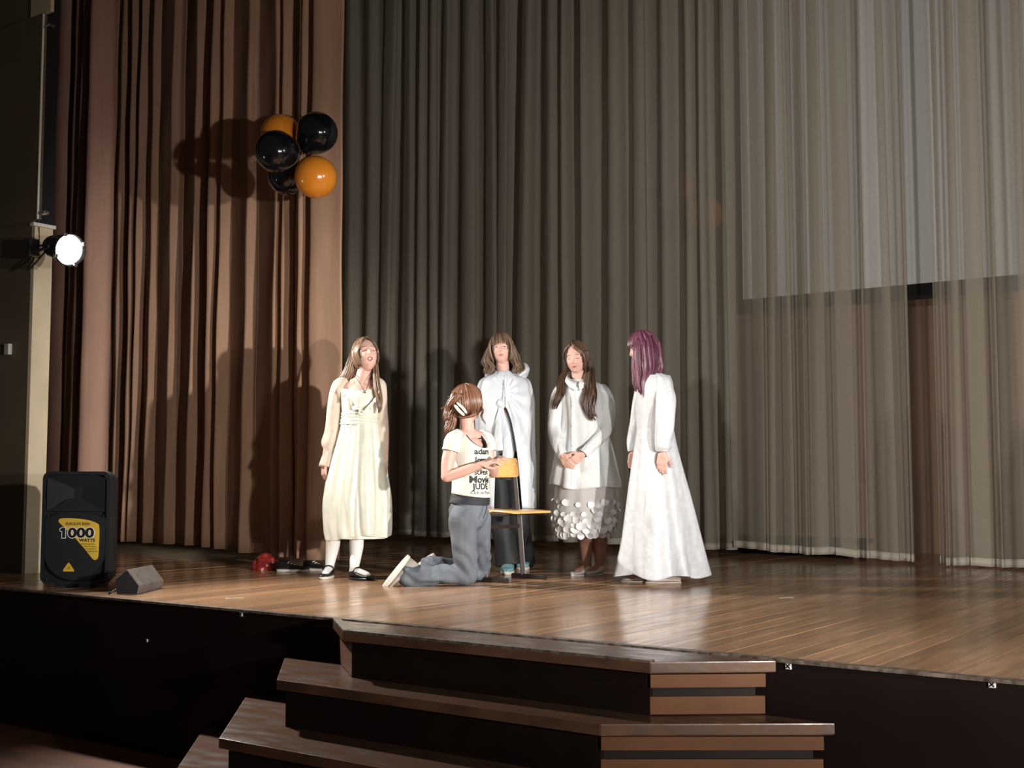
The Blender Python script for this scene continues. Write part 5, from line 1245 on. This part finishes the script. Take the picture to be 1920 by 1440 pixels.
loft('trouser_waist', [p.ring(835, 915, 976, 0.03, .75), p.ring(870, 909, 981, 0.03, .75), p.ring(900, 911, 980, 0.03, .75)], M_trous, p.root, 48, 16, folds(2, [(8, 0.01, 0.02)]))
for f_ in (fl, fr2): shoe(p.root, foot_M(Vector((f_.x, f_.y, 0)), -4), 0.25, 0.092, 0.07, M_teal, M_rubber, 0.02)

# ------------------------------------------------------------------ the kneeling girl in the printed T-shirt
M_tee = mat('cream_jersey', (0.68, 0.68, 0.60), 0.75, var=0.03)
M_jean = mat('grey_blue_denim', (0.125, 0.142, 0.168), 0.8, var=0.28, scale=9, stretch=(1, 1, 0.35), bump=0.06)
M_tank = mat('charcoal_cotton', (0.022, 0.024, 0.028), 0.75, var=0.15)
M_cls = mat('cream_hair_clip', (0.78, 0.74, 0.66), 0.3, var=0.03)
H_red = hair_mat('reddish_brown_hair', (0.085, 0.036, 0.020), (0.34, 0.165, 0.100), 0.35)
p = Person(868, 1099, 'person kneeling in grey jeans and a cream T-shirt with black print')
B = Body(); M = p.head(B, 878, 757, 0.0, 112, 8, 0, 0.99); k_ = p.k
neck, chest, waist, pel = p.P(877, 808, 0.0), p.P(882, 850, 0.0), p.P(882, 900, 0.0), p.P(880, 950, 0.02)
Rt = Matrix.Rotation(R(45), 3, 'Z')
B.ell(chest, (0.098, 0.080, 0.115), Rt); B.ell(waist, (0.092, 0.076, 0.10), Rt); B.ell(pel, (0.10, 0.09, 0.09), Rt); B.cap(chest, 0.08, waist, 0.078); B.cap(waist, 0.08, pel, 0.085)
hb = M @ Vector((0, 0.022, -0.055)); B.cap(neck - Vector((0, 0, 0.03)), 0.048, hb, 0.043)
sn, sf = p.P(852, 822, -0.10), p.P(909, 824, 0.10)
for s_ in (sn, sf): B.cap(neck - Vector((0, 0, 0.025)), 0.05, s_, 0.042)
en, wn = p.P(838, 893, -0.13), p.P(902, 871, -0.20)
B.chain([sn, en * 0.55 + sn * 0.45 + Vector((-0.012, 0, 0)), en], [0.045, 0.042, 0.036]); B.chain([en, en * 0.5 + wn * 0.5 + Vector((0, 0, -0.004)), wn], [0.037, 0.034, 0.024])
ef, wf = p.P(925, 886, 0.08), p.P(919, 868, -0.15); B.chain([sf, ef], [0.042, 0.034]); B.chain([ef, wf], [0.034, 0.024])
B.hand(wn, (0.95, -0.15, 0.35), (0.1, 0.45, -0.85), -1, 0.55, 0.98); B.hand(wf, (0.75, -0.35, 0.45), (0.0, 0.4, -0.9), -1, 0.6, 0.95)
hn_, hf_ = pel + Vector((-0.05, -0.07, -0.02)), pel + Vector((0.045, 0.07, -0.02))
kn_, kf_ = p.G(876, 1098) + Vector((0, 0, 0.068)), p.G(900, 1090) + Vector((0, 0.01, 0.068))
an_, af_ = p.P(775, 1078, 0.03), p.P(812, 1062, 0.24)
for h_, k2, a_ in ((hn_, kn_, an_), (hf_, kf_, af_)): B.chain([h_ * 0.8 + k2 * 0.2, k2], [0.066, 0.050]); B.chain([k2, a_], [0.05, 0.032])
tA = Vector((-0.66, 0, -0.75)); 
for a_ in (an_, af_): B.cap(a_, 0.03, a_ + tA * 0.06 + Vector((-0.02, 0, 0.0)), 0.026)
B.build('body', p.root, [M_skin])
face_parts(p.root, M, p.bvh, 'open', 'closed')
J = Body()
J.cap(p.P(881, 943, 0.0), 0.112, p.P(878, 962, 0.02), 0.126, 20, 0.95, (0.7, -0.7, 0))
J.chain([hn_ - Vector((-0.015, 0, 0.05)), hn_ * 0.5 + kn_ * 0.5, kn_ + Vector((0, 0, 0.03)), kn_ + Vector((-0.005, 0, 0))], [0.092, 0.082, 0.070, 0.066], 18); J.chain([hf_ - Vector((0, 0, 0.05)), hf_ * 0.5 + kf_ * 0.5, kf_ + Vector((0, 0, 0.03)), kf_], [0.088, 0.080, 0.070, 0.066], 18)
for k2, a_ in ((kn_, an_), (kf_, af_)):
    J.chain([k2, k2 * 0.55 + a_ * 0.45 + Vector((0, 0, 0.004)), a_ + Vector((0.03, 0, -0.005)), a_ + Vector((-0.02, 0, -0.005))], [0.066, 0.060, 0.070, 0.074], 18)
def jw(c):
    x, y, z = c[:, 0], c[:, 1], c[:, 2]
    kk = np.exp(-((z - 0.14) / 0.12) ** 2) + np.exp(-((z - 0.05) / 0.07) ** 2) * (x < -0.12)
    return 0.0045 * kk * np.sin(70 * z + 42 * x + 3 * np.sin(20 * y + 14 * x)) + 0.003 * np.sin(46 * z + 30 * y + 2 * np.sin(25 * x)) * (z > 0.2) + 0.003 * np.sin(60 * x - 24 * z) * (x < -0.15)
J.build('jeans', p.root, [M_jean], 0.006, 5, disp=jw)
tube('fly_seam', spline([p.P(913, 944, -0.108), p.P(911, 958, -0.118), p.P(906, 972, -0.125)], 12), 0.0022, M_tank, p.root, 6)
# T-shirt and tank band: rings turned with the trunk
def trunk(py, xl, xr, ratio): return p.ring(py, xl, xr, 0.0, ratio)
ts = [trunk(808, 862, 897, 1.0), trunk(816, 849, 911, .98), trunk(835, 844, 917, .96), trunk(865, 846, 919, .95), trunk(895, 848, 916, .97), trunk(928, 846, 921, .97)]
FR = R(48)
def tee_z(th, f):
    return -(1 - f) * 0.11 * np.clip(np.cos(th - FR), 0, 1) ** 2.0 + f ** 4 * (-0.016 * np.cos(th - R(60)))
tee = loft('t_shirt', ts, M_tee, p.root, 120, 60, lambda th, f: 1.15 * (1 - f) ** 6 * np.clip(np.cos(th - FR), 0, 1) ** 2 + 0.05 * np.exp(-(((th - FR + math.pi) % (2 * math.pi) - math.pi) / 0.8) ** 2) * np.exp(-((f - 0.45) / 0.22) ** 2) + 0.012 * np.sin(18 * f + 3 * np.sin(2 * th)) * f + 0.008 * np.sin(9 * th + 6 * f), tee_z, thick=0.003)
loft('tank_band', [trunk(915, 849, 918, .88), trunk(930, 845, 919, .9), trunk(944, 842, 918, .92)], M_tank, p.root, 80, 24, lambda th, f: 0.01 * np.sin(12 * f + 3 * th) - 0.005, lambda th, f: -0.012 * f * np.cos(th - R(60)))
sleeve('cap_sleeve', [p.P(862, 812, -0.07), p.P(852, 822, -0.10), p.P(847, 834, -0.115), p.P(844, 846, -0.12)], [0.030, 0.050, 0.052, 0.050], M_tee, p.root, 28, 24, 0.04, 3)
sleeve('cap_sleeve', [p.P(900, 813, 0.07), p.P(909, 822, 0.10), p.P(914, 834, 0.11), p.P(917, 846, 0.11)], [0.030, 0.052, 0.054, 0.050], M_tee, p.root, 28, 24, 0.04, 4)
# neckline trim sits on the top ring of the shirt
dgv = tee.data.vertices; nk = [dgv[j].co.copy() for j in range(120)] ; nk.append(nk[0])
tube('neck_trim', nk, 0.0055, M_tank, p.root, 6)
for s in (-1, 1): tube('strap', spline([nk[int(120 * ((FR + s * 0.9) / (2 * math.pi))) % 120], p.P(880, 822, -0.05) + Vector((s * 0.03, s * 0.03, 0.0)), p.P(877, 806, 0.02) + Vector((s * 0.02, 0.03, 0.0))], 10), 0.004, M_tank, p.root, 6)
# print on the shirt front
bv = BVHTree.FromPolygons([v.co for v in tee.data.vertices], [tuple(f.vertices) for f in tee.data.polygons])
cz0 = p.P(885, 870).z; cdir = Vector((math.sin(R(38)), -math.cos(R(38)), 0)); lat_ = Vector((math.cos(R(38)), math.sin(R(38)), 0))
def shirt_text(s, size, cx, zz, bold, sx=1.0):
    V, Fc = text_geo(s, size, bold); out = []
    for v in V:
        o_ = Vector((waist.x, 0, 0)) + lat_ * (cx + v.x * sx) + cdir * 0.6 + Vector((0, 0, zz + v.y)); hh = bv.ray_cast(o_, -cdir)
        out.append((hh[0] if hh[0] is not None else o_ - cdir * 0.5) + cdir * 0.0035)
    mk('print', out, Fc, M_print, tee, smooth=False)
for s, sz, py, bo in (('adam', 0.050, 852, 0.0015), ('loves', 0.046, 867, 0.0012), ('you and', 0.030, 879, 0.0006), ('SUPER', 0.034, 890, 0.0010), ('Movie', 0.060, 905, 0.0018), ('JUDE', 0.050, 917, 0.0014), ('Club de Paris', 0.026, 926, 0.0)):
    shirt_text(s, sz, 0.0, p.P(885, py).z, bo)
h = Hair(M, 14); h.cap(46, -45, 50); h.fan(230, 0.0085, -25, 44, scale=(0.086, 0.107, 0.12))
h.bunch([M @ Vector((0.05, 0.05, 0.09)), p.P(860, 740, -0.08), p.P(850, 755, -0.06), p.P(842, 770, -0.04), p.P(838, 790, -0.03)], 80, [(0.03, 0.03), (0.035, 0.03), (0.035, 0.03), (0.04, 0.04), (0.03, 0.04)], 0.006, 0.009, 5)
h.bunch([M @ Vector((0.03, 0.10, 0.04)), p.P(850, 770, -0.03), p.P(846, 788, -0.03), p.P(843, 806, -0.04), p.P(846, 824, -0.05)], 60, [(0.02, 0.03), (0.035, 0.03), (0.034, 0.03), (0.028, 0.03), (0.015, 0.02)], 0.006, 0.007)
h.bunch([M @ Vector((0.02, 0.10, 0.06)), p.P(846, 758, 0.0), p.P(836, 764, 0.0), p.P(830, 768, 0.0)], 26, [(0.02, 0.03), (0.02, 0.03), (0.02, 0.03), (0.02, 0.03)], 0.0045, 0.006)
h.bunch([M @ Vector((0.075, -0.02, 0.06)), p.P(903, 765, -0.05), p.P(903, 780, -0.05), p.P(911, 797, -0.05)], 9, [(0.006, 0.01), (0.007, 0.01), (0.006, 0.01), (0.004, 0.008)], 0.003, 0.003)
h.bunch([M @ Vector((0.08, 0.0, 0.03)), p.P(890, 774, -0.08), p.P(872, 783, -0.075), p.P(856, 780, -0.055)], 50, [(0.02, 0.012), (0.018, 0.015), (0.018, 0.015), (0.02, 0.02)], 0.006, 0.004)
h.build(H_red, p.root)
c0_, c1_ = p.P(855, 757, -0.115), p.P(873, 777, -0.125)
ax_ = (c1_ - c0_).normalized(); pw_ = ax_.cross(Vector((0, 1, 0))).normalized()
for s_ in (-1, 1):                       # two jaws of the claw clip
    tube('clip_jaw', spline([c0_ + pw_ * 0.010 * s_, (c0_ + c1_) / 2 + pw_ * 0.014 * s_ + Vector((0, -0.014, 0)), c1_ + pw_ * 0.010 * s_], 12), [0.005, 0.011, 0.013, 0.0135, 0.0135, 0.0135, 0.0135, 0.0135, 0.0135, 0.013, 0.011, 0.005], M_cls, p.root, 12, 0.6)
M_sneak = mat('grey_sneaker', (0.30, 0.27, 0.24), 0.7, var=0.2, scale=30)
def up_shoe(heel, t, sn_):
    t = t.normalized(); sn_ = (sn_ - t * sn_.dot(t)).normalized(); Y = -t; Z = -sn_; X = Y.cross(Z); L = 0.25
    Mx = Matrix(((X.x, Y.x, Z.x, 0), (X.y, Y.y, Z.y, 0), (X.z, Y.z, Z.z, 0), (0, 0, 0, 1)))
    shoe(p.root, Matrix.Translation(heel + t * 0.28 * L) @ Mx, L, 0.092, 0.075, M_sneak, M_rubber, 0.019, 'sneaker')
up_shoe(p.P(764, 1041, 0.02), Vector((-0.62, -0.1, -0.78)), Vector((-0.76, -0.22, 0.60)))
up_shoe(p.P(812, 1038, 0.25), Vector((-0.72, -0.1, -0.62)), Vector((-0.62, -0.35, 0.70)))
